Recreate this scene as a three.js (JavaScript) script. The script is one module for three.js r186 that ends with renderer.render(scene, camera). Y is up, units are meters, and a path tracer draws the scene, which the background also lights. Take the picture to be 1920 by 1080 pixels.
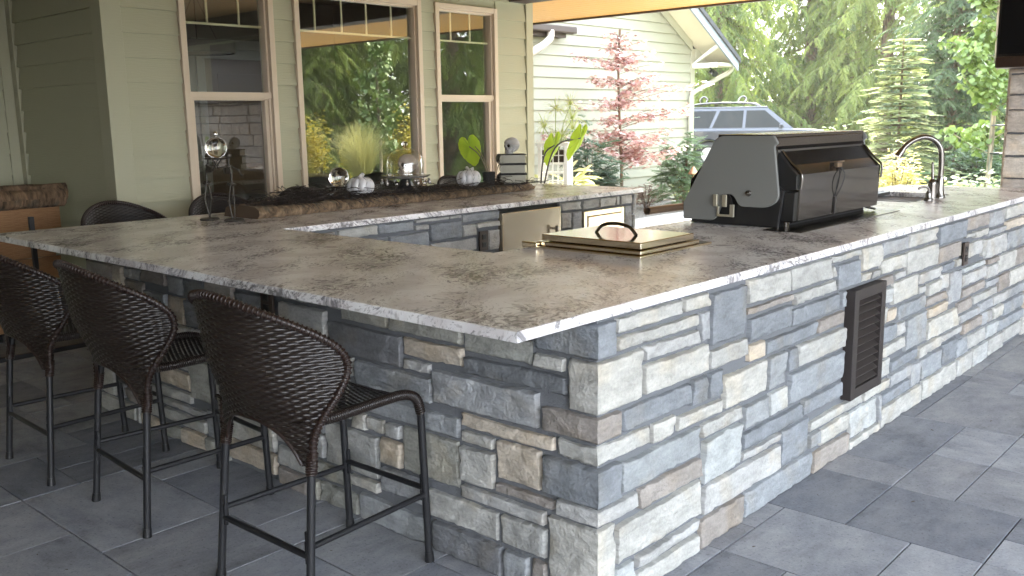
import * as THREE from 'three';
import { RoundedBoxGeometry } from 'three/addons/geometries/RoundedBoxGeometry.js';
import { mergeGeometries, mergeVertices } from 'three/addons/utils/BufferGeometryUtils.js';

// ---------------------------------------------------------------- camera, sky, sun, exposure
const scene = new THREE.Scene();
const camera = new THREE.PerspectiveCamera(34.475, 16 / 9, 0.05, 600);
camera.position.set(-2.004, 1.428, 1.499);
camera.focus = 3.3; camera.userData.fStop = 16;
camera.up.set(0.143, 0.984, -0.108);
camera.lookAt(-2.004 + 7.30, 1.428 - 1.785, 1.499 - 6.60);

const sunDir = new THREE.Vector3(0.78, 0.62, -0.30).normalize();
// clear hazy summer sky: white towards the horizon and the sun, pale blue overhead
{
  const w = 256, h = 128, d = new Float32Array(w * h * 4);
  for (let j = 0; j < h; j++) for (let i = 0; i < w; i++) {
    const el = ((j + .5) / h - .5) * Math.PI, az = ((i + .5) / w - .5) * 2 * Math.PI, y = Math.sin(el), x = Math.cos(el) * Math.cos(az), z = Math.cos(el) * Math.sin(az);
    const up = Math.max(0, y), k = Math.pow(1 - up, 3), c = x * sunDir.x + y * sunDir.y + z * sunDir.z, g = .55 * Math.exp((c - 1) * 5) + .12 * (1 + c * c);
    const b = .78 + .62 * k + .5 * g, q = (j * w + i) * 4, t = Math.min(1, .16 + .75 * k + .4 * g);
    const below = y < 0 ? .5 : 1;
    d[q] = b * (.64 + .34 * t) * below; d[q + 1] = b * (.81 + .17 * t) * below; d[q + 2] = b * (1.06 - .06 * t) * below; d[q + 3] = 1;
  }
  const t = new THREE.DataTexture(d, w, h, THREE.RGBAFormat, THREE.FloatType); t.mapping = THREE.EquirectangularReflectionMapping; t.colorSpace = THREE.LinearSRGBColorSpace; t.magFilter = t.minFilter = THREE.LinearFilter; t.wrapS = THREE.RepeatWrapping; t.needsUpdate = true;
  scene.background = t; scene.environment = t;
}
const sun = new THREE.DirectionalLight(new THREE.Color(1, 0.94, 0.82), 4.3);
sun.name = 'sun'; sun.position.copy(sunDir).multiplyScalar(60);
sun.castShadow = true; sun.shadow.radius = 1;
Object.assign(sun.shadow.camera, { left: -40, right: 40, top: 40, bottom: -40, near: 1, far: 160 });
scene.add(sun, sun.target);

const renderer = new THREE.WebGLRenderer({ antialias: true });
renderer.toneMapping = THREE.LinearToneMapping;
renderer.toneMappingExposure = 9.7;
renderer.shadowMap.enabled = true;

// ---------------------------------------------------------------- helpers
const V = (x, y, z) => new THREE.Vector3(x, y, z);
const PI = Math.PI;
function rng(a) { return () => { a |= 0; a = a + 0x6D2B79F5 | 0; let t = Math.imul(a ^ a >>> 15, 1 | a); t = t + Math.imul(t ^ t >>> 7, 61 | t) ^ t; return ((t ^ t >>> 14) >>> 0) / 4294967296; }; }
const clamp = (v, a, b) => Math.min(b, Math.max(a, v));
const lerp = (a, b, t) => a + (b - a) * t;
const sstep = (a, b, x) => { const t = clamp((x - a) / (b - a), 0, 1); return t * t * (3 - 2 * t); };

const taken = {};
function numbered(n) { const k = taken[n] = (taken[n] ?? -1) + 1; return k ? n + '_' + String(k).padStart(3, '0') : n; }
function tag(o, label, category, group) { o.userData.label = label; o.userData.category = category; if (group) o.userData.group = group; return o; }
function thing(name, label, category, p = [0, 0, 0], turn = 0, group) {
  const o = new THREE.Group(); o.name = numbered(name); o.position.set(...p); o.rotation.y = turn; scene.add(o);
  return tag(o, label, category, group);
}
function merge(list) {
  const out = list.map(g => {
    g = g.index ? g.toNonIndexed() : g;
    for (const k of Object.keys(g.attributes)) if (!['position', 'normal', 'uv'].includes(k)) g.deleteAttribute(k);
    if (!g.attributes.normal) g.computeVertexNormals();
    if (!g.attributes.uv) g.setAttribute('uv', new THREE.BufferAttribute(new Float32Array(g.attributes.position.count * 2), 2));
    return g;
  });
  return out.length === 1 ? out[0] : mergeGeometries(out);
}
function mesh(name, geos, mat, parent) {
  const g = Array.isArray(geos) ? merge(geos) : geos;
  const m = new THREE.Mesh(g, mat); m.name = parent ? name : numbered(name); m.castShadow = m.receiveShadow = true;
  (parent || scene).add(m); return m;
}
function struct(name, geos, mat) { const m = mesh(name, geos, mat); m.userData.kind = 'structure'; return m; }
function single(name, label, category, geos, mat, group) { return tag(mesh(name, geos, mat), label, category, group); }
// uv in metres from position, by the dominant axis of the normal
function uvw(g, s = 1, ou = 0, ov = 0, swap = false) {
  const p = g.attributes.position, n = g.attributes.normal, uv = new Float32Array(p.count * 2);
  for (let i = 0; i < p.count; i++) {
    const a = Math.abs(n.getX(i)), b = Math.abs(n.getY(i)), c = Math.abs(n.getZ(i)); let u, v;
    if (b >= a && b >= c) { u = p.getX(i); v = p.getZ(i); } else if (a >= c) { u = p.getZ(i); v = p.getY(i); } else { u = p.getX(i); v = p.getY(i); }
    if (swap) [u, v] = [v, u];
    uv[2 * i] = u * s + ou; uv[2 * i + 1] = v * s + ov;
  }
  g.setAttribute('uv', new THREE.BufferAttribute(uv, 2)); return g;
}
const eul = new THREE.Euler(), qt = new THREE.Quaternion(), mt = new THREE.Matrix4();
function xf(g, p = [0, 0, 0], r = [0, 0, 0], s = [1, 1, 1]) { g.applyMatrix4(mt.compose(V(...p), qt.setFromEuler(eul.set(...r)), V(...s))); return g; }
const box = (w, h, d, x = 0, y = 0, z = 0, r) => xf(new THREE.BoxGeometry(w, h, d), [x, y, z], r);
const span = (x0, x1, y0, y1, z0, z1) => box(x1 - x0, y1 - y0, z1 - z0, (x0 + x1) / 2, (y0 + y1) / 2, (z0 + z1) / 2);
const rbox = (w, h, d, rad, x = 0, y = 0, z = 0, r, seg = 2) => xf(new RoundedBoxGeometry(w, h, d, seg, rad), [x, y, z], r);
const rspan = (x0, x1, y0, y1, z0, z1, rad = .003) => rbox(x1 - x0, y1 - y0, z1 - z0, rad, (x0 + x1) / 2, (y0 + y1) / 2, (z0 + z1) / 2);
function rod(a, b, r1, r2 = r1, seg = 10, open = false) {
  a = Array.isArray(a) ? V(...a) : a; b = Array.isArray(b) ? V(...b) : b;
  const d = b.clone().sub(a), L = d.length(); const g = new THREE.CylinderGeometry(r2, r1, L, seg, 1, open);
  g.applyMatrix4(mt.compose(a.clone().add(b).multiplyScalar(.5), qt.setFromUnitVectors(V(0, 1, 0), d.normalize()), V(1, 1, 1))); return g;
}
const ball = (r, x, y, z, s = [1, 1, 1], seg = 14) => xf(new THREE.SphereGeometry(r, seg, Math.round(seg * .7)), [x, y, z], [0, 0, 0], s);
function tube(pts, r, n = 24, rad = 8, closed = false) { return new THREE.TubeGeometry(new THREE.CatmullRomCurve3(pts.map(p => Array.isArray(p) ? V(...p) : p), closed), n, r, rad, closed); }
const lathe = (prof, seg = 28, x = 0, y = 0, z = 0) => xf(new THREE.LatheGeometry(prof.map(p => new THREE.Vector2(...p)), seg), [x, y, z]);
function flip(g) { g = g.index ? g : g; if (g.index) { const a = g.index.array; for (let i = 0; i < a.length; i += 3) { const t = a[i]; a[i] = a[i + 1]; a[i + 1] = t; } } else { for (const k of Object.keys(g.attributes)) { const at = g.attributes[k], n = at.itemSize; for (let i = 0; i < at.count; i += 3) for (let c = 0; c < n; c++) { const t = at.array[i * n + c]; at.array[i * n + c] = at.array[(i + 1) * n + c]; at.array[(i + 1) * n + c] = t; } } } return g; }
// a profile in (z, y) drawn out along x
function extrudeX(pts, x0, x1, bevel = 0, holes = []) {
  const s = new THREE.Shape(pts.map(p => new THREE.Vector2(...p)));
  for (const h of holes) s.holes.push(new THREE.Path(h.map(p => new THREE.Vector2(...p))));
  let g = new THREE.ExtrudeGeometry(s, { depth: x1 - x0 - 2 * bevel, bevelEnabled: bevel > 0, bevelSize: bevel, bevelThickness: bevel, bevelOffset: -bevel, bevelSegments: 2, curveSegments: 6 });
  const p = g.attributes.position;
  for (let i = 0; i < p.count; i++) { const a = p.getX(i), b = p.getY(i), c = p.getZ(i); p.setXYZ(i, x0 + bevel + c, b, a); }
  g = flip(g); g.computeVertexNormals(); return g;
}
function roundPoly(pts, rad, seg = 5) {
  const out = [], n = pts.length;
  for (let i = 0; i < n; i++) {
    const p = new THREE.Vector2(...pts[i]), a = new THREE.Vector2(...pts[(i + n - 1) % n]), b = new THREE.Vector2(...pts[(i + 1) % n]);
    const r = Math.min(Array.isArray(rad) ? rad[i] : rad, p.distanceTo(a) * .49, p.distanceTo(b) * .49);
    if (r < 1e-4) { out.push([p.x, p.y]); continue; }
    const s = p.clone().add(a.sub(p).setLength(r)), e = p.clone().add(b.sub(p).setLength(r));
    for (let k = 0; k <= seg; k++) { const t = k / seg; out.push([(1 - t) * (1 - t) * s.x + 2 * t * (1 - t) * p.x + t * t * e.x, (1 - t) * (1 - t) * s.y + 2 * t * (1 - t) * p.y + t * t * e.y]); }
  }
  return out;
}
function geo(pos, idx, uv) {
  const g = new THREE.BufferGeometry(); g.setAttribute('position', new THREE.Float32BufferAttribute(pos, 3));
  if (uv) g.setAttribute('uv', new THREE.Float32BufferAttribute(uv, 2));
  if (idx) g.setIndex(idx); g.computeVertexNormals(); return g;
}

// ---------------------------------------------------------------- noise and textures
function noiser(seed) {
  const r = rng(seed), p = new Uint16Array(1024), gx = new Float32Array(1024), gy = new Float32Array(1024);
  for (let i = 0; i < 1024; i++) { p[i] = i; const a = r() * 2 * PI; gx[i] = Math.cos(a); gy[i] = Math.sin(a); }
  for (let i = 1023; i > 0; i--) { const j = (r() * (i + 1)) | 0; const t = p[i]; p[i] = p[j]; p[j] = t; }
  return (x, y, px, py) => {
    const xi = Math.floor(x), yi = Math.floor(y), fx = x - xi, fy = y - yi;
    const x0 = ((xi % px) + px) % px, x1 = (x0 + 1) % px, y0 = ((yi % py) + py) % py, y1 = (y0 + 1) % py;
    const h = (a, b) => p[(p[a & 1023] + b) & 1023];
    const d = (k, u, v) => gx[k] * u + gy[k] * v;
    const u = fx * fx * fx * (fx * (fx * 6 - 15) + 10), v = fy * fy * fy * (fy * (fy * 6 - 15) + 10);
    const a = d(h(x0, y0), fx, fy), b = d(h(x1, y0), fx - 1, fy), c = d(h(x0, y1), fx, fy - 1), e = d(h(x1, y1), fx - 1, fy - 1);
    return 1.5 * (a + (b - a) * u + (c + (e - c) * u - a - (b - a) * u) * v);
  };
}
const N1 = noiser(11), N2 = noiser(29), N3 = noiser(53);
function fbm(n, u, v, px, py, oct = 4, gain = .5) { let s = 0, a = 1, t = 0; for (let i = 0; i < oct; i++) { s += a * n(u * px, v * py, px, py); t += a; a *= gain; px *= 2; py *= 2; } return s / t; }
function n3(x, y, z) { return (N1(x + 7.3, y + z * .7, 512, 512) + N2(y + 3.1, z + x * .6, 512, 512) + N3(z + 5.7, x + y * .5, 512, 512)) / 1.9; }
const enc = c => { c = clamp(c, 0, 1); return Math.round(255 * (c <= .0031308 ? c * 12.92 : 1.055 * Math.pow(c, 1 / 2.4) - .055)); };
function tex(w, h, fn, color = true, repeat = [1, 1], rot = 0) {
  const d = new Uint8Array(w * h * 4);
  for (let j = 0; j < h; j++) for (let i = 0; i < w; i++) {
    const c = fn(i / w, j / h), k = (j * w + i) * 4;
    if (color) { d[k] = enc(c[0]); d[k + 1] = enc(c[1]); d[k + 2] = enc(c[2]); } else d[k] = d[k + 1] = d[k + 2] = Math.round(255 * clamp(c, 0, 1));
    d[k + 3] = 255;
  }
  const t = new THREE.DataTexture(d, w, h, THREE.RGBAFormat); t.wrapS = t.wrapT = THREE.RepeatWrapping;
  t.magFilter = THREE.LinearFilter; t.minFilter = THREE.LinearMipmapLinearFilter; if (color) t.colorSpace = THREE.SRGBColorSpace;
  t.repeat.set(...repeat); t.rotation = rot; t.needsUpdate = true; return t;
}
const mix3 = (a, b, t) => [lerp(a[0], b[0], t), lerp(a[1], b[1], t), lerp(a[2], b[2], t)];

const rgb = (r, g, b) => new THREE.Color().setRGB(r, g, b);
function M(r, g, b, rough = .7, o = {}) { return new THREE.MeshStandardMaterial({ color: rgb(r, g, b), roughness: rough, ...o }); }
function P(r, g, b, rough = .7, o = {}) { return new THREE.MeshPhysicalMaterial({ color: rgb(r, g, b), roughness: rough, ...o }); }

// granite: 1.6 m tile; cream and pink ground, tan clouds, plum-grey flecks drawn out one way
const granite = tex(2048, 2048, (u, v) => {
  const w1 = fbm(N3, u, v, 6, 6, 3) * .05, w2 = fbm(N2, u, v, 7, 7, 3) * .05;
  const a = u + w1, b = v + w2;
  const cloud = fbm(N1, a, b, 5, 9, 4), tan = fbm(N2, a, b, 9, 16, 3);
  const gate = fbm(N2, u, v, 4, 7, 3, .6), fl = fbm(N3, a, b, 28, 62, 5, .7), fl2 = fbm(N1, b, a, 110, 60, 3, .65), fl3 = fbm(N2, a, b, 60, 150, 3, .6);
  let c = mix3([.72, .685, .69], [.93, .92, .915], sstep(-.30, .22, cloud));
  c = mix3(c, [.69, .64, .61], .4 * sstep(.12, .42, tan));
  c = mix3(c, mix3([.46, .445, .475], [.54, .50, .50], sstep(-.2, .3, tan)), .85 * sstep(.03, .27, fl * .9 + gate * .85 - .06));
  c = mix3(c, [.42, .39, .385], .6 * sstep(.08, .3, fl3 + gate * .4));
  c = mix3(c, [.16, .15, .155], .75 * sstep(.16, .36, fl2 + gate * .75 + fl * .3 - .06));
  c = mix3(c, [.93, .93, .94], .5 * sstep(.18, .42, -fl));
  return c;
}, true, [1 / 1.6, 1 / 1.6], .65);
// rough stone: light and shade of the rock's own grain, 0.7 m tile
const stoneMap = tex(1024, 1024, (u, v) => {
  const a = fbm(N1, u, v, 5, 9, 5, .6), b = fbm(N2, u, v, 12, 40, 4, .6), s = fbm(N3, u, v, 60, 60, 3, .7);
  const k = clamp(.88 + .32 * a + .22 * b + .18 * s, .25, 1.15); const t = sstep(.05, .5, fbm(N2, u, v, 4, 4, 3));
  return mix3([k * .9, k * .9, k * .9], [k * .93, k * .86, k * .76], t * .7);
}, true, [1 / .7, 1 / .7]);
const stoneBump = tex(1024, 1024, (u, v) => { const a = fbm(N2, u, v, 7, 12, 6, .58), r = 1 - Math.abs(fbm(N1, u, v, 9, 14, 4)) * 2.2, f = fbm(N3, u, v, 70, 70, 3, .65); return .45 + .4 * a + .22 * r + .14 * f; }, false, [1 / .7, 1 / .7]);
const paverMap = tex(1024, 1024, (u, v) => {
  const a = fbm(N1, u, v, 4, 7, 6, .6), s = fbm(N2, u, v, 110, 110, 3, .8), st = fbm(N3, u, v, 14, 26, 4, .65), d = sstep(.36, .55, fbm(N3, u, v, 90, 90, 2)), dk = sstep(.05, .5, fbm(N2, u, v, 3, 5, 5, .6));
  const k = clamp(.80 + .30 * a + .17 * s + .14 * st - .22 * dk, .22, 1.12) * (1 - .3 * d), w = .5 + .5 * clamp(a * 1.6, -1, 1); return [k * lerp(.92, 1.0, w), k * lerp(.95, .99, w), k * lerp(1.03, .98, w)];
}, true, [1 / 1.1, 1 / 1.1]);
const paverBump = tex(512, 512, (u, v) => .5 + .4 * fbm(N2, u, v, 40, 40, 4, .7), false, [1 / .4, 1 / .4]);
const grainBump = tex(512, 512, (u, v) => .5 + .35 * fbm(N1, u, v, 4, 70, 4, .6) + .15 * Math.sin(2 * PI * (v * 22 + 1.6 * fbm(N2, u, v, 3, 6, 3))), false, [1 / .8, 1 / .35]);
const pineMap = tex(1024, 512, (u, v) => {
  const w = fbm(N1, u, v, 3, 8, 3) * .9, ring = .5 + .5 * Math.sin(2 * PI * (v * 26 + w * 2.2)), f = fbm(N2, u, v, 8, 150, 3);
  let c = mix3([.76, .42, .115], [.62, .30, .065], .55 * ring + .35 * f);
  for (const [ku, kv] of [[.13, .2], [.42, .71], [.66, .33], [.87, .85]]) { const d = Math.hypot((u - ku) * 2.0, v - kv); c = mix3(c, [.26, .11, .035], sstep(.03, .008, d)); }
  return c;
}, true, [1 / 1.7, 1 / .5]);
const barkMap = tex(512, 512, (u, v) => { const a = fbm(N1, u, v, 16, 5, 5, .6), k = clamp(.55 + .9 * a, .12, 1.1); return mix3([k, k * .86, k * .7], [k * .7, k * .72, k * .66], sstep(0, .4, fbm(N3, u, v, 5, 5, 3))); }, true);
const barkBump = tex(512, 512, (u, v) => .5 + .8 * fbm(N1, u, v, 16, 5, 5, .6), false);
const woodFace = tex(512, 512, (u, v) => { const f = fbm(N2, u, v, 5, 90, 4, .65), a = fbm(N1, u, v, 3, 9, 3); return mix3([.46, .27, .14], [.24, .12, .055], clamp(.45 + f * 1.3 + a * .6, 0, 1)); }, true, [1 / .5, 1 / .3]);
const speckle = tex(512, 512, (u, v) => { const k = clamp(.8 + .35 * fbm(N1, u, v, 6, 6, 4) + .3 * fbm(N2, u, v, 90, 90, 2, .8), .2, 1.1); return [k, k * .97, k * .92]; }, true, [1 / 1.5, 1 / 1.5]);
const gravelMap = tex(1024, 1024, (u, v) => { const a = N1(u * 60, v * 60, 60, 60), b = N2(u * 110, v * 110, 110, 110), k = clamp(.62 + .55 * a + .45 * b, .15, 1.15); return mix3([k, k * .96, k * .9], [k * .7, k * .66, k * .62], sstep(0, .4, fbm(N3, u, v, 30, 30, 2))); }, true, [1 / 1.2, 1 / 1.2]);
const fineBump = tex(512, 512, (u, v) => .5 + .45 * fbm(N3, u, v, 50, 50, 3, .7), false, [1 / .3, 1 / .3]);
const brushed = tex(512, 512, (u, v) => .34 + .16 * fbm(N2, u, v, 2, 120, 3, .8) + .10 * fbm(N1, u, v, 4, 4, 4), false, [1 / .5, 1 / .5]);

const mat = {
  granite: P(1, 1, 1, .24, { map: granite, ior: 1.55 }),
  mortar: M(.155, .162, .175, .95, { bumpMap: fineBump, bumpScale: .003 }),
  siding: M(.43, .425, .305, .62, { bumpMap: grainBump, bumpScale: .0012 }),
  trim: M(.44, .435, .315, .6, { bumpMap: grainBump, bumpScale: .0008 }),
  garageSiding: M(.335, .32, .235, .62, { bumpMap: grainBump, bumpScale: .0012 }),
  garageTrim: M(.37, .35, .255, .6),
  almond: M(.66, .55, .43, .42),
  muntin: M(.66, .62, .45, .45),
  glass: P(.96, 1, .95, 0, { transmission: 1, thickness: 0, ior: 2.6 }),
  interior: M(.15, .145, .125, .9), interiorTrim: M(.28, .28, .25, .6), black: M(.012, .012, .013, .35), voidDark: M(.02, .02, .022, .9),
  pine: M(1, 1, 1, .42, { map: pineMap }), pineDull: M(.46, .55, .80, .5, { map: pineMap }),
  beam: M(.045, .032, .026, .6), fascia: M(.06, .04, .03, .5),
  steel: M(.80, .70, .53, .48, { metalness: .75, roughnessMap: brushed }), nickel: M(.23, .215, .20, .27, { metalness: 1 }),
  blackMetal: M(.018, .018, .02, .42, { metalness: .2 }),
  wicker: P(.017, .0115, .0095, .31, { ior: 1.5 }), wickerRim: P(.024, .0135, .0105, .34),
  bark: M(.30, .22, .16, .95, { map: barkMap, bumpMap: barkBump, bumpScale: .02 }),
  louvre: M(.032, .025, .0235, .55, { bumpMap: grainBump, bumpScale: .0006 }),
  outlet: M(.05, .035, .028, .4),
  concrete: M(.52, .50, .46, .9, { map: speckle }), asphalt: M(.16, .155, .15, .95, { map: speckle }),
  gravel: M(.42, .39, .35, .95, { map: gravelMap, bumpMap: gravelMap, bumpScale: .02 }), soil: M(.10, .075, .05, 1, { map: gravelMap }),
  lawn: M(.07, .16, .03, 1, { map: gravelMap }),
};
function leafMat(r, g, b, t = .45, rough = .95) { return P(r, g, b, rough, { transmission: t, thickness: 0, side: THREE.DoubleSide, specularIntensity: .4 }); }
// ---------------------------------------------------------------- ground, paths, patio
{
  const g = new THREE.PlaneGeometry(500, 500, 1, 1); g.rotateX(-PI / 2); uvw(g); g.translate(0, -.09, 0); struct('ground', g, mat.soil);
  const slab = (name, pts, y, m, t = .08) => { const s = new THREE.Shape(pts.map(p => new THREE.Vector2(p[0], -p[1]))); const e = new THREE.ExtrudeGeometry(s, { depth: t, bevelEnabled: false }); e.rotateX(-PI / 2); e.translate(0, y - t, 0); return struct(name, uvw(e), m); };
  slab('lawn', [[11.5, -5.2], [34, -9.5], [34, 14], [10.2, 14], [10.2, -1]], -.045, mat.lawn, .03);
  slab('driveway', [[12.9, -7.7], [30, -9.2], [30, -22], [12.9, -22]], -.03, mat.asphalt, .04);
  slab('path', [[7.5, -6.14], [12.5, -6.14], [9.9, -4], [9.9, 9], [7.5, 9]], -.012, mat.concrete);
  slab('gravel_bed', [[5.1, -7.45], [12.85, -7.45], [12.85, -6.15], [5.1, -6.15]], -.03, mat.gravel, .05);
}
const camInv = (() => { camera.aspect = 16 / 9; camera.updateProjectionMatrix(); camera.updateMatrixWorld(); return new THREE.Matrix4().multiplyMatrices(camera.projectionMatrix, camera.matrixWorld.clone().invert()); })();
const inFrame = (x, y, z, m = 1.05) => { const p = V(x, y, z).applyMatrix4(camInv); return Math.abs(p.x) < m && Math.abs(p.y) < m && p.z < 1; };
const camDist = (x, y, z) => Math.hypot(x + 2.004, y - 1.428, z - 1.499);
{
  const patio = new THREE.Group(); patio.name = 'patio'; patio.userData.kind = 'structure'; scene.add(patio);
  mesh('sand_bed', uvw(span(-6.0, 7.49, -.08, -.008, -6.2, 3.8)), M(.07, .068, .065, 1, { bumpMap: fineBump, bumpScale: .002 }), patio);
  const U = .228, X0 = .608, Z0 = .0685, i0 = -28, i1 = 30, j0 = -27, j1 = 16, used = new Set(), R = rng(77);
  const tones = [[.40, .405, .42], [.33, .337, .36], [.45, .455, .47], [.385, .385, .395], [.285, .292, .315], [.42, .42, .42]].map(c => M(...c, .78, { map: paverMap, bumpMap: paverBump, bumpScale: .0012 }));
  const cache = {};
  const paverGeo = (w, d, k) => cache[[w, d, k]] ??= (() => {
    const a = w * U / 2 - .003, b = d * U / 2 - .003, c = .001, P0 = [[-a, -b], [a, -b], [a, b], [-a, b]], pos = [], idx = [];
    const ring = (s, y) => P0.forEach(([x, z]) => pos.push(x - Math.sign(x) * s, y, z - Math.sign(z) * s));
    const quad = (o, p) => { for (let q = 0; q < 4; q++) { const r = (q + 1) % 4; idx.push(o + q, p + q, p + r, o + q, p + r, o + r); } };
    ring(0, -.05); ring(0, -c); ring(c, 0); quad(0, 4); quad(4, 8); idx.push(8, 10, 9, 8, 11, 10);
    let g = geo(pos, idx).toNonIndexed(); g.computeVertexNormals(); return uvw(g, 1, k * .37 + w * .2, k * .61 + d * .13, k % 2 === 1);
  })();
  const rest = [];
  function lay(i, j, w, d) {
    for (let a = 0; a < w; a++) for (let b = 0; b < d; b++) used.add((i + a) + ',' + (j + b));
    const x = X0 + (i + w / 2) * U, z = Z0 + (j + d / 2) * U, k = (R() * 5) | 0, t = tones[(R() * 6) | 0], y = (R() - .5) * .0012;
    const g = paverGeo(w, d, k), seen = inFrame(x, 0, z, 1.15) && (camDist(x, 0, z) < 6.2 || (z > -.2 && x < 5));
    if (seen) { const m = mesh('paver', g, t, patio); m.position.set(x, y, z); m.rotation.set((R() - .5) * .004, R() < .5 ? 0 : PI, (R() - .5) * .004); } else rest.push(g.clone().translate(x, y, z));
  }
  for (const p of [[0, 0, 2, 2], [2, -1, 2, 2], [2, 1, 2, 2], [4, -1, 1, 2], [5, -1, 3, 2], [4, 1, 2, 1], [6, 1, 2, 1], [4, 2, 2, 2], [8, -1, 2, 1], [0, 2, 2, 1], [-6, -10, 2, 3], [-6, -7, 2, 2], [-4, -7, 2, 1], [-4, -6, 2, 1], [-9, -8, 3, 2], [-4, -9, 2, 2], [-5, -11, 3, 1], [-9, -10, 3, 2]]) lay(...p);
  const sizes = [[3, 2], [2, 2], [2, 1], [2, 3], [1, 1], [1, 2], [3, 2], [2, 2]];
  for (let j = j0; j < j1; j++) for (let i = i0; i < i1; i++) {
    if (used.has(i + ',' + j)) continue;
    let pick = [1, 1];
    for (let tr = 0; tr < 5; tr++) {
      const [w, d] = sizes[(R() * sizes.length) | 0]; let ok = i + w <= i1 && j + d <= j1;
      for (let a = 0; a < w && ok; a++) for (let b = 0; b < d; b++) if (used.has((i + a) + ',' + (j + b))) ok = false;
      if (ok) { pick = [w, d]; break; }
    }
    lay(i, j, ...pick);
  }
  const m = mesh('paving', rest, tones[0], patio); m.userData.kind = 'stuff';
}

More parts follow.
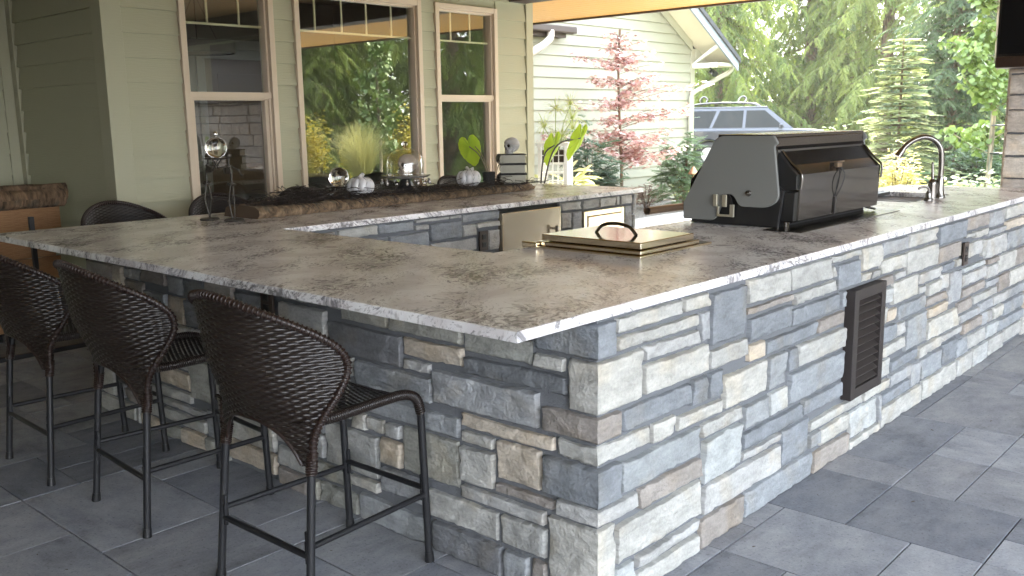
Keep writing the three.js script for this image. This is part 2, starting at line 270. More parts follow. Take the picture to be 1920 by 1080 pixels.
// ---------------------------------------------------------------- clapboard walls
function boardGeo(len, h, seed) {            // local: x along, y up from the bottom edge, z out
  const g = box(len, h, .006, 0, h / 2, .004), p = g.attributes.position;
  for (let i = 0; i < p.count; i++) if (p.getZ(i) > .004) p.setZ(i, p.getY(i) < h / 2 ? .029 : .007);
  g.computeVertexNormals(); return uvw(g, 1, (seed * .37) % 1, (seed * .61) % 1);
}
function boards(parent, m, a, dir, turn, y0, y1, step, segsAt, name = 'siding_board') {   // a: start point; dir: unit vector along
  let n = 0;
  for (let y = y0; y < y1; y += step) for (const [s0, s1, yTop] of segsAt(y, y + step)) {
    const b = mesh(name, boardGeo(s1 - s0 - .003, step + .012, n++), m, parent), c = (s0 + s1) / 2;
    b.position.set(a[0] + dir[0] * c, y, a[2] + dir[2] * c); b.rotation.y = turn;
  }
}
const HZ = -4.6;
{
  const house = thing('house', 'sage green clapboard house with three tall almond framed windows behind the counter', 'house');
  // [outer x0, x1, y0, y1, meeting rail?, grid columns]
  const wins = [[1.36, 2.115, .74, 2.44, true, 3, [1.614, 1.87]], [2.30, 3.60, .74, 2.44, false, 5, [2.542, 2.803, 3.055, 3.322]], [3.765, 4.555, .74, 2.44, true, 3, [4.017, 4.262]]];
  // structural wall with openings
  const xs = [.852, ...wins.flatMap(w => [w[0] + .015, w[1] - .015]), 5.058], solid = [];
  for (let i = 0; i < xs.length; i += 2) solid.push(span(xs[i], xs[i + 1], 0, 2.9, HZ - .14, HZ));
  for (const w of wins) { solid.push(span(w[0] + .015, w[1] - .015, 0, w[2] + .02, HZ - .139, HZ - .001), span(w[0] + .015, w[1] - .015, w[3] - .02, 2.9, HZ - .139, HZ - .001)); }
  solid.push(span(.852, .99, 0, 2.9, -6.14, HZ - .141), span(-5.2, .99, 0, 2.9, -6.28, -6.141), span(4.92, 5.058, 0, 2.9, -7.6, HZ - .141), span(-5.2, -5.06, 0, 2.9, -6.14, 3.2));
  mesh('wall', solid.map(g => uvw(g)), mat.siding, house);
  boards(house, mat.siding, [0, 0, HZ], [1, 0, 0], 0, .11, 2.66, .16, (a, b) => {
    const out = []; let x = .957;
    for (const w of wins) { if (b > w[2] - .005 && a < w[3] - .03) { out.push([x, w[0] - .002]); x = w[1] + .002; } }
    out.push([x, 4.965]); return out;
  });
  boards(house, mat.siding, [.852, 0, HZ], [0, 0, -1], -PI / 2, .11, 2.66, .16, () => [[.11, 1.42]]);
  boards(house, mat.siding, [-5, 0, -6.14], [1, 0, 0], 0, .11, 2.66, .16, () => [[2.4, 5.75]]);
  mesh('corner_board', [rspan(.845, .955, 0, 2.8, HZ, HZ + .036), rspan(.818, .8515, 0, 2.8, HZ - .11, HZ + .036)].map(g => uvw(g)), mat.trim, house);
  mesh('corner_board', uvw(rspan(4.968, 5.066, 0, 2.8, HZ, HZ + .036)), mat.trim, house);
  mesh('corner_board', [rspan(.818, .8515, 0, 2.8, -6.135, -6.03), rspan(.745, .817, 0, 2.8, -6.138, -6.105)].map(g => uvw(g)), mat.trim, house);
  for (const [x0, x1, y0, y1, rail, nc, vx] of wins) {
    const w = new THREE.Group(); w.name = 'window'; house.add(w);
    const f = .045, zf = HZ + .042;
    mesh('frame', [rspan(x0, x0 + f, y0, y1, HZ - .06, zf), rspan(x1 - f, x1, y0, y1, HZ - .06, zf), rspan(x0 + f, x1 - f, y1 - f, y1, HZ - .06, zf - .002), rspan(x0 + f, x1 - f, y0, y0 + f, HZ - .06, zf - .002),
      rspan(x0 + f, x0 + f + .016, y0 + f, y1 - f, HZ - .06, HZ + .008), rspan(x1 - f - .016, x1 - f, y0 + f, y1 - f, HZ - .06, HZ + .008), rspan(x0 + f + .016, x1 - f - .016, y1 - f - .016, y1 - f, HZ - .06, HZ + .006)], mat.almond, w);
    const a = x0 + f + .016, b = x1 - f - .016, zg = HZ - .03;
    const bar = (q0, q1, r0, r1) => mesh('muntin', rspan(q0, q1, r0, r1, zg - .016, zg - .004, .002), mat.muntin, w);
    bar(a, b, 2.121, 2.137); for (const x of vx) bar(x - .007, x + .007, 2.137, y1 - f - .016);
    const pane = (p0, p1, q0, q1, z) => { const g = new THREE.PlaneGeometry(p1 - p0, q1 - q0); g.translate((p0 + p1) / 2, (q0 + q1) / 2, z); mesh('pane', g, mat.glass, w); };
    if (rail) {
      mesh('meeting_rail', [rspan(x0 + f - .003, x1 - f + .003, 1.612, 1.655, HZ - .055, HZ + .018), rspan(x0 + f, x1 - f, 1.596, 1.612, HZ - .055, HZ + .004)], mat.almond, w);
      mesh('sash', [rspan(a, a + .03, y0 + f, 1.596, HZ - .055, HZ - .005), rspan(b - .03, b, y0 + f, 1.596, HZ - .055, HZ - .005), rspan(a + .03, b - .03, y0 + f, y0 + f + .03, HZ - .055, HZ - .006)], mat.almond, w);
      pane(a, b, 1.655, y1 - f - .016, zg); pane(a + .03, b - .03, y0 + f + .03, 1.596, zg - .012);
    } else { mesh('sash', rspan(a, b, y0 + f, y0 + f + .016, HZ - .055, HZ + .002), mat.almond, w); pane(a, b, y0 + f + .016, y1 - f - .016, zg); }
  }
  // what stands behind the glass
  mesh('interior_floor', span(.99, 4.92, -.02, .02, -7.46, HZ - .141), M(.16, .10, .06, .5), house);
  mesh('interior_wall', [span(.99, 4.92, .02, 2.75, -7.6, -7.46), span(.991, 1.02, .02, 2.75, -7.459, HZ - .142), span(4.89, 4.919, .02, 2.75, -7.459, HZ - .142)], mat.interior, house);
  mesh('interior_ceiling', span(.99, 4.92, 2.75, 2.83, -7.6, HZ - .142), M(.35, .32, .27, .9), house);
  for (const [x0, x1, y1] of [[1.9, 2.75, 2.05], [3.2, 4.05, 2.1]]) {
    mesh('door_frame', [rspan(x0 - .09, x0, .02, y1 + .1, -7.46, -7.43), rspan(x1, x1 + .09, .02, y1 + .1, -7.46, -7.43), rspan(x0 - .12, x1 + .12, y1 + .1, y1 + .2, -7.46, -7.42), rspan(x0, x1, y1, y1 + .1, -7.46, -7.431)], mat.interiorTrim, house);
    mesh('door', [rspan(x0, x1, .02, y1, -7.459, -7.44), rspan(x0 + .14, x1 - .14, .25, .95, -7.44, -7.434), rspan(x0 + .14, x1 - .14, 1.1, y1 - .15, -7.44, -7.434)], M(.13, .09, .06, .35), house);
  }
  mesh('roof', [span(.6, 5.2, 2.9, 3.02, -7.7, HZ + .02), span(-5.4, .6, 2.9, 3.02, -6.4, -4.0)], mat.fascia, house);
  const lamp = thing('pendant_lamp', 'dark round pendant lamp hanging inside behind the window beside the alcove', 'lamp', [2.25, 2.02, -5.9]);
  mesh('shade', lathe([[.30, 0], [.31, .0], [.31, .10], [.30, .10], [.30, 0]], 40), M(.10, .095, .085, .6), lamp);
  mesh('diffuser', lathe([[.001, .012], [.299, .012], [.299, .02], [.001, .02]], 40), M(.55, .53, .48, .8), lamp);
  mesh('cord', [rod([0, .1, .0], [0, .73, 0], .004), rod([-.2, .1, 0], [0, .5, 0], .0025), rod([.2, .1, 0], [0, .5, 0], .0025)], mat.blackMetal, lamp);
  const tb = thing('dining_table', 'dark dining table standing inside behind the window beside the alcove', 'table', [2.2, .02, -5.9]);
  mesh('table_top', rbox(1.5, .05, .8, .01, 0, .73, 0), M(.06, .05, .04, .4), tb);
  for (const sx of [-1, 1]) for (const sz of [-1, 1]) mesh('leg', rbox(.07, .70, .07, .006, sx * .66, .352, sz * .32), M(.06, .05, .04, .5), tb);
}
// ---------------------------------------------------------------- garage behind the maple
{
  const gz = -7.5, xr = 12.87, g = thing('garage', 'pale sage garage gable wall of long clapboards behind the red maple', 'garage');
  const slope = -.575, eaveY = 2.36, roofY = x => eaveY + (xr + .55 - x) * -slope;        // underside of the rake at x
  const wall = new THREE.Shape([[5.06, 0], [xr, 0], [xr, roofY(xr)], [9.4, roofY(9.4)], [5.06, roofY(9.4) - (9.4 - 5.06) * .0]].map(p => new THREE.Vector2(...p)));
  const wg = new THREE.ExtrudeGeometry(wall, { depth: .14, bevelEnabled: false }); wg.translate(0, 0, gz - .14); mesh('wall', uvw(wg), mat.garageSiding, g);
  mesh('wall', span(xr - .14, xr, 0, 2.5, gz - 7, gz - .141), mat.garageSiding, g);
  boards(g, mat.garageSiding, [0, 0, gz], [1, 0, 0], 0, .12, 4.9, .16, (a, b) => { const xe = Math.min(xr - .11, xr + .55 - (b - eaveY) / -slope - .02); return xe > 5.4 ? [[5.1, xe]] : []; });
  mesh('corner_board', uvw(rspan(xr - .108, xr + .02, 0, 2.62, gz, gz + .036)), mat.garageTrim, g);
  const along = (x, dy) => roofY(x) + dy, quadY = (x0, x1, z0, z1, d0, d1) => {        // slab lying under the slope
    const q = [[x0, along(x0, d0), z0], [x1, along(x1, d0), z0], [x1, along(x1, d0), z1], [x0, along(x0, d0), z1], [x0, along(x0, d1), z0], [x1, along(x1, d1), z0], [x1, along(x1, d1), z1], [x0, along(x0, d1), z1]].flat();
    const h = geo(q, [0, 1, 2, 0, 2, 3, 4, 6, 5, 4, 7, 6, 0, 4, 5, 0, 5, 1, 3, 2, 6, 3, 6, 7, 0, 3, 7, 0, 7, 4, 1, 5, 6, 1, 6, 2]).toNonIndexed(); h.computeVertexNormals(); return uvw(h);
  };
  mesh('roof', quadY(6.5, xr + .62, -14, gz + .62, .05, .13), M(.10, .10, .11, .9, { map: speckle }), g);
  mesh('soffit', quadY(6.5, xr + .55, gz, gz + .55, 0, .045), M(.72, .66, .50, .7), g);
  mesh('fascia', quadY(6.5, xr + .6, gz + .55, gz + .585, -.10, .128), M(.30, .33, .37, .5), g);
  mesh('frieze_board', quadY(8, xr - .11, gz + .031, gz + .055, -.16, -.003), mat.garageTrim, g);
  mesh('bracket', [extrudeX([[gz + .026, 2.36], [gz + .07, 2.36], [gz + .54, 2.62], [gz + .54, 2.70]], xr - .06, xr + .0, .004), rspan(xr - .06, xr + .0, 2.28, 2.36, gz + .026, gz + .5)], M(.75, .73, .66, .6), g);
  mesh('eave_return', [rspan(xr + .02, xr + .55, 2.30, 2.36, gz - .3, gz + .54), rspan(xr + .02, xr + .54, 2.36, 2.62, gz + .005, gz + .04)], M(.48, .46, .34, .7), g);
  mesh('gutter', [rspan(xr + .56, xr + .68, 2.36, 2.47, -14, gz + .58)], mat.fascia, g);
  mesh('downspout', [tube([[xr + .6, 2.36, gz + .45], [xr + .59, 2.24, gz + .44], [xr + .45, 2.12, gz + .3], [xr + .1, 1.94, gz + .14], [xr - .16, 1.80, gz + .08], [xr - .17, 1.66, gz + .075], [xr - .17, .1, gz + .075]], .04, 50, 8)], M(.44, .42, .32, .5), g);
  mesh('spotlight', [ball(.055, xr + .2, 2.22, gz + .28, [1, .8, 1]), rod([xr + .16, 2.3, gz + .26], [xr + .19, 2.24, gz + .27], .018), rod([xr + .2, 2.22, gz + .28], [xr + .13, 2.17, gz + .38], .03, .055)], mat.blackMetal, g);
  mesh('outlet_cover', rspan(10.55, 10.67, .52, .72, gz + .012, gz + .03, .006), M(.5, .47, .4, .5), g);
  // small return roof with its gutter between house and garage
  mesh('gutter', [rspan(8.0, 9.2, 2.66, 2.76, gz + .12, gz + .26, .02), rspan(7.4, 9.05, 2.60, 2.66, gz + .02, gz + .16)], mat.fascia, g);
  mesh('downspout', [tube([[8.62, 2.68, gz + .22], [8.60, 2.58, gz + .23], [8.48, 2.50, gz + .25], [8.2, 2.38, gz + .28], [7.9, 2.26, gz + .30], [7.4, 2.02, gz + .32]], .055, 40, 8)], M(.55, .47, .38, .5), g);
}
// ---------------------------------------------------------------- covered patio roof
{
  const c = thing('patio_cover', 'pine lined patio roof with dark brown beam and thin dark eave edge', 'patio cover');
  mesh('roof_deck', [span(-6, 7.24, 2.84, 2.98, HZ + .021, 3.4), span(5.21, 7.24, 2.84, 2.98, -7.0, HZ + .02)], mat.fascia, c);
  const bg = uvw(rbox(.142, .02, 8, .003), 1, 0, 0, true), vs = [0, 1, 2, 3].map(k => uvw(rbox(.142, .02, 7.94, .003), 1, k * .43, k * .29, true));
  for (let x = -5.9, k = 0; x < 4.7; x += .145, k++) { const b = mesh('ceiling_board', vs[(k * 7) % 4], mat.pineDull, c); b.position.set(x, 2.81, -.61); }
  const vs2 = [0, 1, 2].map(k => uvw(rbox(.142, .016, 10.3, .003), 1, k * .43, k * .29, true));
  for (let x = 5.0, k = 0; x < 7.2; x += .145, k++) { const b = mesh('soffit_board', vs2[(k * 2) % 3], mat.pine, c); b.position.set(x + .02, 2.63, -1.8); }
  mesh('beam', uvw(rspan(4.72, 4.955, 2.515, 2.80, HZ + .03, 3.35, .008), 1, 0, 0, true), mat.beam, c);
  mesh('beam', uvw(rspan(-6, 4.715, 2.515, 2.795, 3.12, 3.35, .008)), mat.beam, c);
  mesh('fascia', rspan(7.19, 7.235, 2.60, 2.838, -7.0, 3.4), mat.fascia, c);
  mesh('fascia', rspan(-6, 7.185, 2.62, 2.838, 3.36, 3.40), mat.fascia, c);
}
// ---------------------------------------------------------------- rough stone faces
const stoneTones = {
  c: [[.545, .535, .50], [.49, .485, .46], [.58, .565, .52], [.525, .52, .505]], s: [[.54, .55, .54], [.50, .52, .515]], t: [[.60, .52, .42], [.64, .56, .46]],
  g: [[.42, .43, .44], [.37, .385, .395]], b: [[.295, .315, .34], [.345, .365, .385], [.265, .283, .305]], G: [[.37, .39, .40]], n: [[.40, .362, .328], [.35, .315, .285]], d: [[.19, .20, .21], [.22, .225, .235]], o: [[.42, .415, .37], [.38, .38, .345]],
};
const stoneMats = {};
for (const k in stoneTones) stoneMats[k] = stoneTones[k].map(c => M(...c, .86, { map: stoneMap, bumpMap: stoneBump, bumpScale: .011 }));
// grid over [s0,s1] x [y0,y1]; share: which side (0 none, 1 left) runs on round the corner
function stonePatch(s0, s1, y0, y1, R, place, proud, share, flipIt) {
  const tr = Math.min(.0006, (y1 - y0) * .02); y0 += tr; y1 -= tr; s1 -= tr; if (!share) s0 += tr;
  const w = s1 - s0, h = y1 - y0, nx = clamp(Math.round(w / .022), 4, 16), ny = clamp(Math.round(h / .022), 3, 9), pos = [], uv = [], idx = [];
  const ou = R() * 3, ov = R() * 3, ph = R() * 50, ins = Math.min(.0065, w * .12, h * .12), jit = .0026, tilt = (R() - .5) * .014, tiltY = (R() - .5) * .014;
  const ks = n => { const a = [0, .35, 1]; const out = [0, ins * .35, ins]; for (let i = 1; i < n - 1; i++) out.push(ins + (n[1] - 2 * ins) * i / (n[0] - 1)); return out; };
  const line = (L, n) => { const a = [0, ins * .3, ins]; for (let i = 1; i < n; i++) a.push(ins + (L - 2 * ins) * i / n); a.push(L - ins, L - ins * .3, L); return a; };
  const xs = share ? [0, ...line(w, nx).slice(3)] : line(w, nx), ys = line(h, ny);
  for (let j = 0; j < ys.length; j++) for (let i = 0; i < xs.length; i++) {
    const edX = Math.min(share ? 9 : i, xs.length - 1 - i), edY = Math.min(j, ys.length - 1 - j), ed = Math.min(edX, edY);
    let x = s0 + xs[i], y = y0 + ys[j], f = 1;
    const wob = .0055 * n3(x * 7 + ph, y * 9, ph) + .0018 * n3(x * 40, y * 40 + ph, 2);
    if (ed < 2) { if (edX < 2 && !(share && i === 0)) x += wob + (R() - .5) * jit; if (edY < 2 && !(share && i === 0)) y += .0045 * n3(y0 * 9 + x * 9, ph, 3) + .0018 * n3(x * 45, ph, 7) + (R() - .5) * jit; }
    const chip = Math.max(0, n3(x * 30 + ph, y * 30, 9) - .25) * .02;
    let z = ed === 0 ? -.014 : proud * (ed === 1 ? .8 : 1) + (.0062 * n3(x * 13 + ph, y * 18, ph) + .0035 * Math.abs(n3(x * 24, y * 30, ph + 3)) + .003 * n3(x * 48, y * 60, ph) + tilt * (xs[i] / w - .5) + tiltY * (ys[j] / h - .5)) * (ed === 1 ? .5 : 1) - (ed <= 2 ? chip : chip * .3);
    const pe = proud + (share ? .010 * n3(y0 * 31, y * 22, 4) - .002 : 0);
    if (share && i === 0) { x = -(z = edY === 0 ? -.006 : pe); }
    else if (share && ed > 0) z = lerp(pe, z, sstep(0, .05, xs[i]));
    pos.push(...place(x, y, z)); uv.push(x + ou, y + ov);
  }
  const n = xs.length;
  for (let j = 0; j < ys.length - 1; j++) for (let i = 0; i < n - 1; i++) { const a = j * n + i; flipIt ? idx.push(a, a + n, a + 1, a + 1, a + n, a + n + 1) : idx.push(a, a + 1, a + n, a + 1, a + n + 1, a + n); }
  return geo(pos, idx, uv);
}
const onLong = (s, y, z) => [s, y, z], onStool = (s, y, z) => [-z, y, -s], onInner = (s, y, z) => [s, y, -2.40 + z], onHearth = (s, y, z) => [4.95 - z, y, s];
// one stone per item: kind of rock, then left, bottom, right, top in millimetres along that face
const longFace = 'c83 778 520 816;c83 830 422 875;s87 5 176 115;c87 129 560 249;G111 343 547 437;b120 530 479 597;c190 0 549 63;c190 77 549 115;n202 263 557 329;c222 615 582 706;c222 720 520 764;c270 451 399 516;c413 452 685 499;c436 830 590 875;b493 513 584 601;g534 720 590 816;c561 392 827 438;n563 0 860 102;c574 116 1132 213;s574 227 827 378;c596 615 849 679;b598 513 685 601;b604 693 835 865;c699 452 1003 569;b841 271 1308 330;g841 344 1022 430;c843 227 1132 257;n849 754 1201 777;c849 791 1159 875;t863 583 976 643;b863 657 1186 740;b874 0 1423 102;b990 583 1417 637;g1017 444 1157 569;s1036 344 1186 430;b1146 116 1380 257;b1171 482 1245 569;c1173 791 1521 875;b1200 348 1686 468;b1200 651 1614 718;c1215 732 1574 776;c1259 482 1686 567;b1322 271 1686 334;g1394 116 1489 175;c1394 189 1909 231;n1431 581 1677 637;n1437 0 1783 88;c1503 102 1783 175;g1535 790 1574 834;c1535 848 1821 875;b1588 732 1817 834;b1630 650 1690 720;c1797 0 2143 36;s1797 50 2092 170;c1831 729 1937 763;c1835 777 2043 875;c1923 184 2225 231;c1951 729 2043 763;c2057 731 2360 797;g2057 811 2378 875;s2064 247 2229 329;c2064 343 2403 395;b2064 409 2274 485;c2064 499 2149 576;s2064 590 2203 659;n2064 673 2191 717;g2106 50 2140 170;b2154 111 2505 163;c2157 0 2684 97;t2163 499 2274 556;c2205 688 2360 717;c2217 570 2553 674;g2239 177 2505 238;b2243 252 2592 303;c2288 409 2403 471;b2288 485 2671 554;c2374 688 2794 797;c2392 811 2794 875;g2417 317 2706 471;g2519 111 2657 224;c2567 568 2658 602;c2567 616 2882 669;c2606 239 2950 296;b2671 117 2959 225;n2685 485 2999 526;c2685 540 2890 602;c2698 0 3230 103;c2720 310 3173 407;t2720 421 2999 471;n2808 683 3181 765;b2808 779 3231 875;b2900 630 3090 670;c2904 540 2999 619;c2964 255 3292 290;b2973 133 3208 241;g3013 442 3226 611;t3100 630 3180 670;n3187 363 3431 428;n3190 300 3230 350;b3222 117 3394 215;n3240 442 3670 490;c3240 504 3670 570;s3240 584 3623 611;g3243 304 3583 349;c3244 0 3517 103;g3245 769 3380 790;n3245 804 3644 875;c3284 656 3549 737;n3306 229 3646 290;c3394 751 3644 790;c3408 123 3746 204;c3445 376 3916 420;s3531 0 3801 109;g3560 630 3620 730;g3597 306 3851 362;c3637 610 4054 723;g3658 737 3996 771;g3658 785 3983 875;g3660 218 3855 292;n3680 570 3900 600;g3684 434 3926 472;c3684 486 3900 561;s3760 123 3986 202;c3815 6 4145 106;c3865 302 4110 362;c3869 216 4082 288;c3914 489 4284 596;n3940 376 4176 475;c3997 804 4411 875;b4000 120 4539 188;t4010 737 4436 790;g4068 610 4465 723;b4096 202 4512 283;c4120 300 4150 360;c4159 23 4558 106;g4159 297 4567 360;c4190 374 4539 471;n4298 485 4511 595;g4450 790 4600 870;g4480 620 4600 780;b4530 200 4570 280;c4550 470 4870 610;c4570 0 4780 160;t4580 170 4730 330;c4580 340 4780 460;c4610 620 4700 780;c4610 790 4700 870;g4710 620 4890 730;b4710 740 4890 860;g4740 170 4900 330;n4790 0 4900 160;c4790 340 4900 460';
const stoolFace = 'd108 648 509 703;c108 717 224 758;t152 468 532 510;n154 287 382 316;n187 18 243 103;c187 117 368 213;c187 227 540 269;t204 330 380 454;g208 524 660 634;o238 717 509 788;c240 810 560 870;g257 0 358 103;d372 0 682 103;c382 117 701 213;c394 417 532 454;c396 283 540 403;t523 659 799 721;o523 735 868 792;g546 418 1101 485;o554 245 818 404;c570 810 780 870;g674 509 1066 597;c674 611 799 645;g700 0 1073 101;g715 144 944 231;g790 810 990 870;d813 611 1209 721;c830 350 910 400;t832 245 944 338;o882 735 1128 789;c920 350 1010 400;c958 172 1255 329;c960 120 1120 160;c1000 800 1130 830;g1000 840 1180 870;c1020 340 1100 400;o1080 530 1210 600;o1090 0 1310 80;o1110 360 1190 520;o1131 97 1349 158;c1140 770 1350 830;c1190 840 1330 870;t1200 360 1410 450;g1220 460 1350 620;c1223 647 1516 755;c1269 178 1457 270;g1270 280 1440 350;o1320 0 1370 80;d1360 460 1550 600;o1360 770 1490 800;o1360 810 1630 870;c1381 87 1583 164;n1381 0 1583 73;t1450 290 1650 450;c1470 180 1590 280;n1530 610 1630 680;t1560 460 1650 540;c1560 550 1630 600;t1597 27 1946 110;c1600 120 1920 280;d1640 600 1830 760;d1640 790 1800 870;t1660 290 1980 410;g1660 420 1790 580;c1800 430 1880 500;t1800 510 1880 590;c1810 790 1960 870;d1840 600 2020 680;n1840 690 2060 780;d1890 430 2020 590;c1930 220 1980 280;g1956 80 2121 207;o1960 0 2050 70;g1970 790 2060 820;d1970 830 2140 870;g1990 220 2030 270;d1990 280 2030 340;n1990 350 2030 420;c2030 430 2140 480;c2030 490 2180 550;d2030 560 2230 680;o2043 234 2231 413;o2060 0 2140 70;d2070 690 2230 820;c2135 84 2505 139;c2135 153 2526 183;t2150 0 2350 70;g2150 430 2180 480;n2150 830 2230 870;t2190 430 2230 490;d2190 500 2230 550;c2240 350 2370 410;c2240 420 2560 550;t2240 560 2390 680;g2240 690 2380 770;c2240 790 2410 870;c2245 197 2526 243;t2246 257 2511 338;o2360 0 2540 60;c2380 350 2460 410;n2390 720 2610 780;g2400 560 2600 680;g2420 790 2590 870;n2470 350 2530 410;d2540 250 2670 410;c2540 77 2701 233;t2550 0 2740 60;d2570 440 2790 550;d2610 560 2720 600;n2610 610 2790 710;c2620 720 2710 770;c2620 780 2700 870;o2680 270 3000 430;n2710 100 2880 160;d2710 170 2880 260;c2710 780 2800 870;d2720 720 2790 770;g2730 560 2790 600;n2750 0 2790 90;n2800 440 3020 600;t2800 610 2900 770;c2809 0 3175 82;c2810 780 3030 870;d2890 100 2970 230;n2910 610 3190 770;c2983 96 3144 253;c3010 270 3090 370;c3030 380 3130 540;c3030 550 3170 600;g3040 780 3130 870;c3100 270 3190 350;g3140 360 3190 480;c3140 490 3190 540;c3140 780 3190 870;o3160 100 3190 260';
const innerFace = 't620 560 780 700;c620 730 800 870;b790 560 880 680;b790 690 880 720;t810 730 1010 810;n810 820 940 870;t890 560 1000 720;c955 825 1215 878;g1010 560 1170 630;c1020 640 1170 710;n1020 720 1050 810;b1069 751 1289 811;n1180 560 1390 700;n1180 710 1290 740;b1229 825 1483 878;b1303 719 1594 806;b1400 560 1570 610;g1400 620 1550 700;c1497 820 1596 848;b1497 862 1755 878;g1560 650 1590 700;n1580 560 1770 640;c1608 657 1986 732;b1610 746 1861 848;c1769 862 1861 878;n1780 560 2000 630;b1875 829 2190 878;c1875 746 1986 815;c2000 784 2190 815;b2010 560 2150 630;c2094 641 2190 764';
const innerEnd = 't2800 520 2890 650;c2800 660 2900 690;c2800 703 2898 807;c2800 821 3021 878;c2900 520 3020 580;b2900 590 3020 650;g2912 667 3016 807;c3035 814 3217 878;c3231 814 3407 878;g3421 814 3468 878;c3482 814 3613 878;n3520 520 3660 590;g3524 625 3613 800;g3627 606 3660 729;c3627 743 3660 878';
const corners = [['b', .772, .872, .069, .212], ['c', .611, .762, .208, .094], ['n', .527, .602, .106, .194], ['c', .461, .516, .256, .138], ['b', .337, .451, .097, .19], ['c', .279, .327, .188, .14], ['c', .0, .268, .073, .173]];
const H = .92;
{
  const bar = thing('kitchen_counter', 'U shaped outdoor kitchen counter of mixed grey and cream stone under a granite top', 'counter');
  // granite top
  const top = new THREE.Shape([[-.364, .03], [4.93, .03], [4.93, -.95], [.6, -.95], [.6, -2.36], [3.72, -2.36], [3.72, -3.38], [-.364, -3.38]].map(p => new THREE.Vector2(p[0], -p[1])));
  top.holes.push(new THREE.Path(roundPoly([[3.55, .38], [4.25, .38], [4.25, .82], [3.55, .82]], .04).map(p => new THREE.Vector2(...p))));
  const tg = new THREE.ExtrudeGeometry(top, { depth: .024, bevelEnabled: true, bevelSize: .003, bevelThickness: .003, bevelOffset: -.003, bevelSegments: 2 });
  tg.rotateX(-PI / 2); tg.translate(0, H - .027, 0); mesh('countertop', tg, mat.granite, bar);
  mesh('mortar', [span(.004, 1.745, 0, H - .0305, -.90, -.004), span(2.007, 4.86, 0, H - .0305, -.90, -.004), span(1.746, 2.006, .676, H - .0306, -.9, -.0042), span(1.746, 2.006, 0, .284, -.9, -.0042), span(1.746, 2.006, .285, .675, -.9, -.3), span(.0045, .58, 0, H - .0308, -3.19, -.901), span(.581, 2.195, 0, H - .0308, -3.188, -2.404), span(2.797, 3.655, 0, H - .0308, -3.188, -2.404), span(2.196, 2.796, 0, H - .0308, -3.188, -3.0)].map(g => uvw(g)), mat.mortar, bar);
  mesh('back_panel', [rspan(.66, 1.9, .08, .86, -.925, -.902), rspan(1.95, 3.2, .08, .86, -.925, -.902)], M(.58, .50, .38, .5), bar);
  const R = rng(5), list = [];
  const parse = (txt, place, fl) => txt.split(';').forEach(t => { const k = t[0], [a, b, c, d] = t.slice(1).split(' ').map(v => v / 1000); const q = place((a + c) / 2, (b + d) / 2, 0); list.push({ k, g: stonePatch(a, c, b, d, R, place, .010 + R() * .008, 0, fl), size: (c - a) * (d - b) / camDist(...q) ** 2, in: inFrame(...q, 1.02) }); });
  parse(longFace, onLong, false); parse(stoolFace, onStool, true); parse(innerFace, onInner, false); parse(innerEnd, onInner, false);
  for (const [k, y0, y1, e, l] of corners) { const p = .005 + R() * .018; list.push({ k, size: 9, in: true, g: merge([stonePatch(0, e, y0, y1, R, onLong, p, 1, false), stonePatch(0, l, y0, y1, R, onStool, p, 1, true)]) }); }
  list.sort((a, b) => (b.in - a.in) || b.size - a.size);
  list.slice(0, 299).forEach(s => { const a = stoneMats[s.k]; mesh('stone', s.g, a[(R() * a.length) | 0], bar); });
  const rest = mesh('small_stones', list.slice(299).map(s => s.g), stoneMats.c[1], bar); rest.userData.kind = 'stuff';
  // louvred vent in the long face
  const v = new THREE.Group(); v.name = 'vent'; bar.add(v);
  const [x0, x1, y0, y1] = [1.706, 2.046, .246, .714];
  mesh('frame', [rspan(x0, x0 + .045, y0, y1, -.003, .042), rspan(x1 - .045, x1, y0, y1, -.003, .042), rspan(x0 + .045, x1 - .045, y1 - .045, y1, -.003, .041), rspan(x0 + .045, x1 - .045, y0, y0 + .045, -.003, .041)].map(g => uvw(g)), mat.louvre, v);
  for (let k = 0; k < 11; k++) { const s = mesh('slat', uvw(rbox(x1 - x0 - .09, .006, .040, .002)), mat.louvre, v); s.position.set((x0 + x1) / 2, y0 + .064 + k * .0345, .020); s.rotation.x = .62; }
  // outlets: by the vent, in the stool face, beside the fridge
  const outlet = (place, s, y, w, h, label, tr) => {
    const o = new THREE.Group(); o.name = 'outlet'; o.userData.label = label; bar.add(o); o.position.set(...place(s, y, .012)); o.rotation.y = tr;
    mesh('cover', rbox(w, h, .012, .003, 0, 0, .004), mat.outlet, o);
    for (const d of [-1, 1]) mesh('socket', [rbox(w * .45, h * .26, .004, .0015, 0, d * h * .2, .0115), box(.003, .008, .001, -.006, d * h * .2, .0139), box(.003, .008, .001, .006, d * h * .2, .0139)], mat.black, o);
  };
  outlet(onLong, 3.232, .69, .075, .122, 'brown outlet cover high on the long stone face', 0);
  outlet(onStool, 1.58, .745, .08, .095, 'dark outlet under the stool side overhang', -PI / 2);
  outlet(onInner, 2.04, .707, .075, .12, 'brown outlet beside the steel fridge', 0);
}
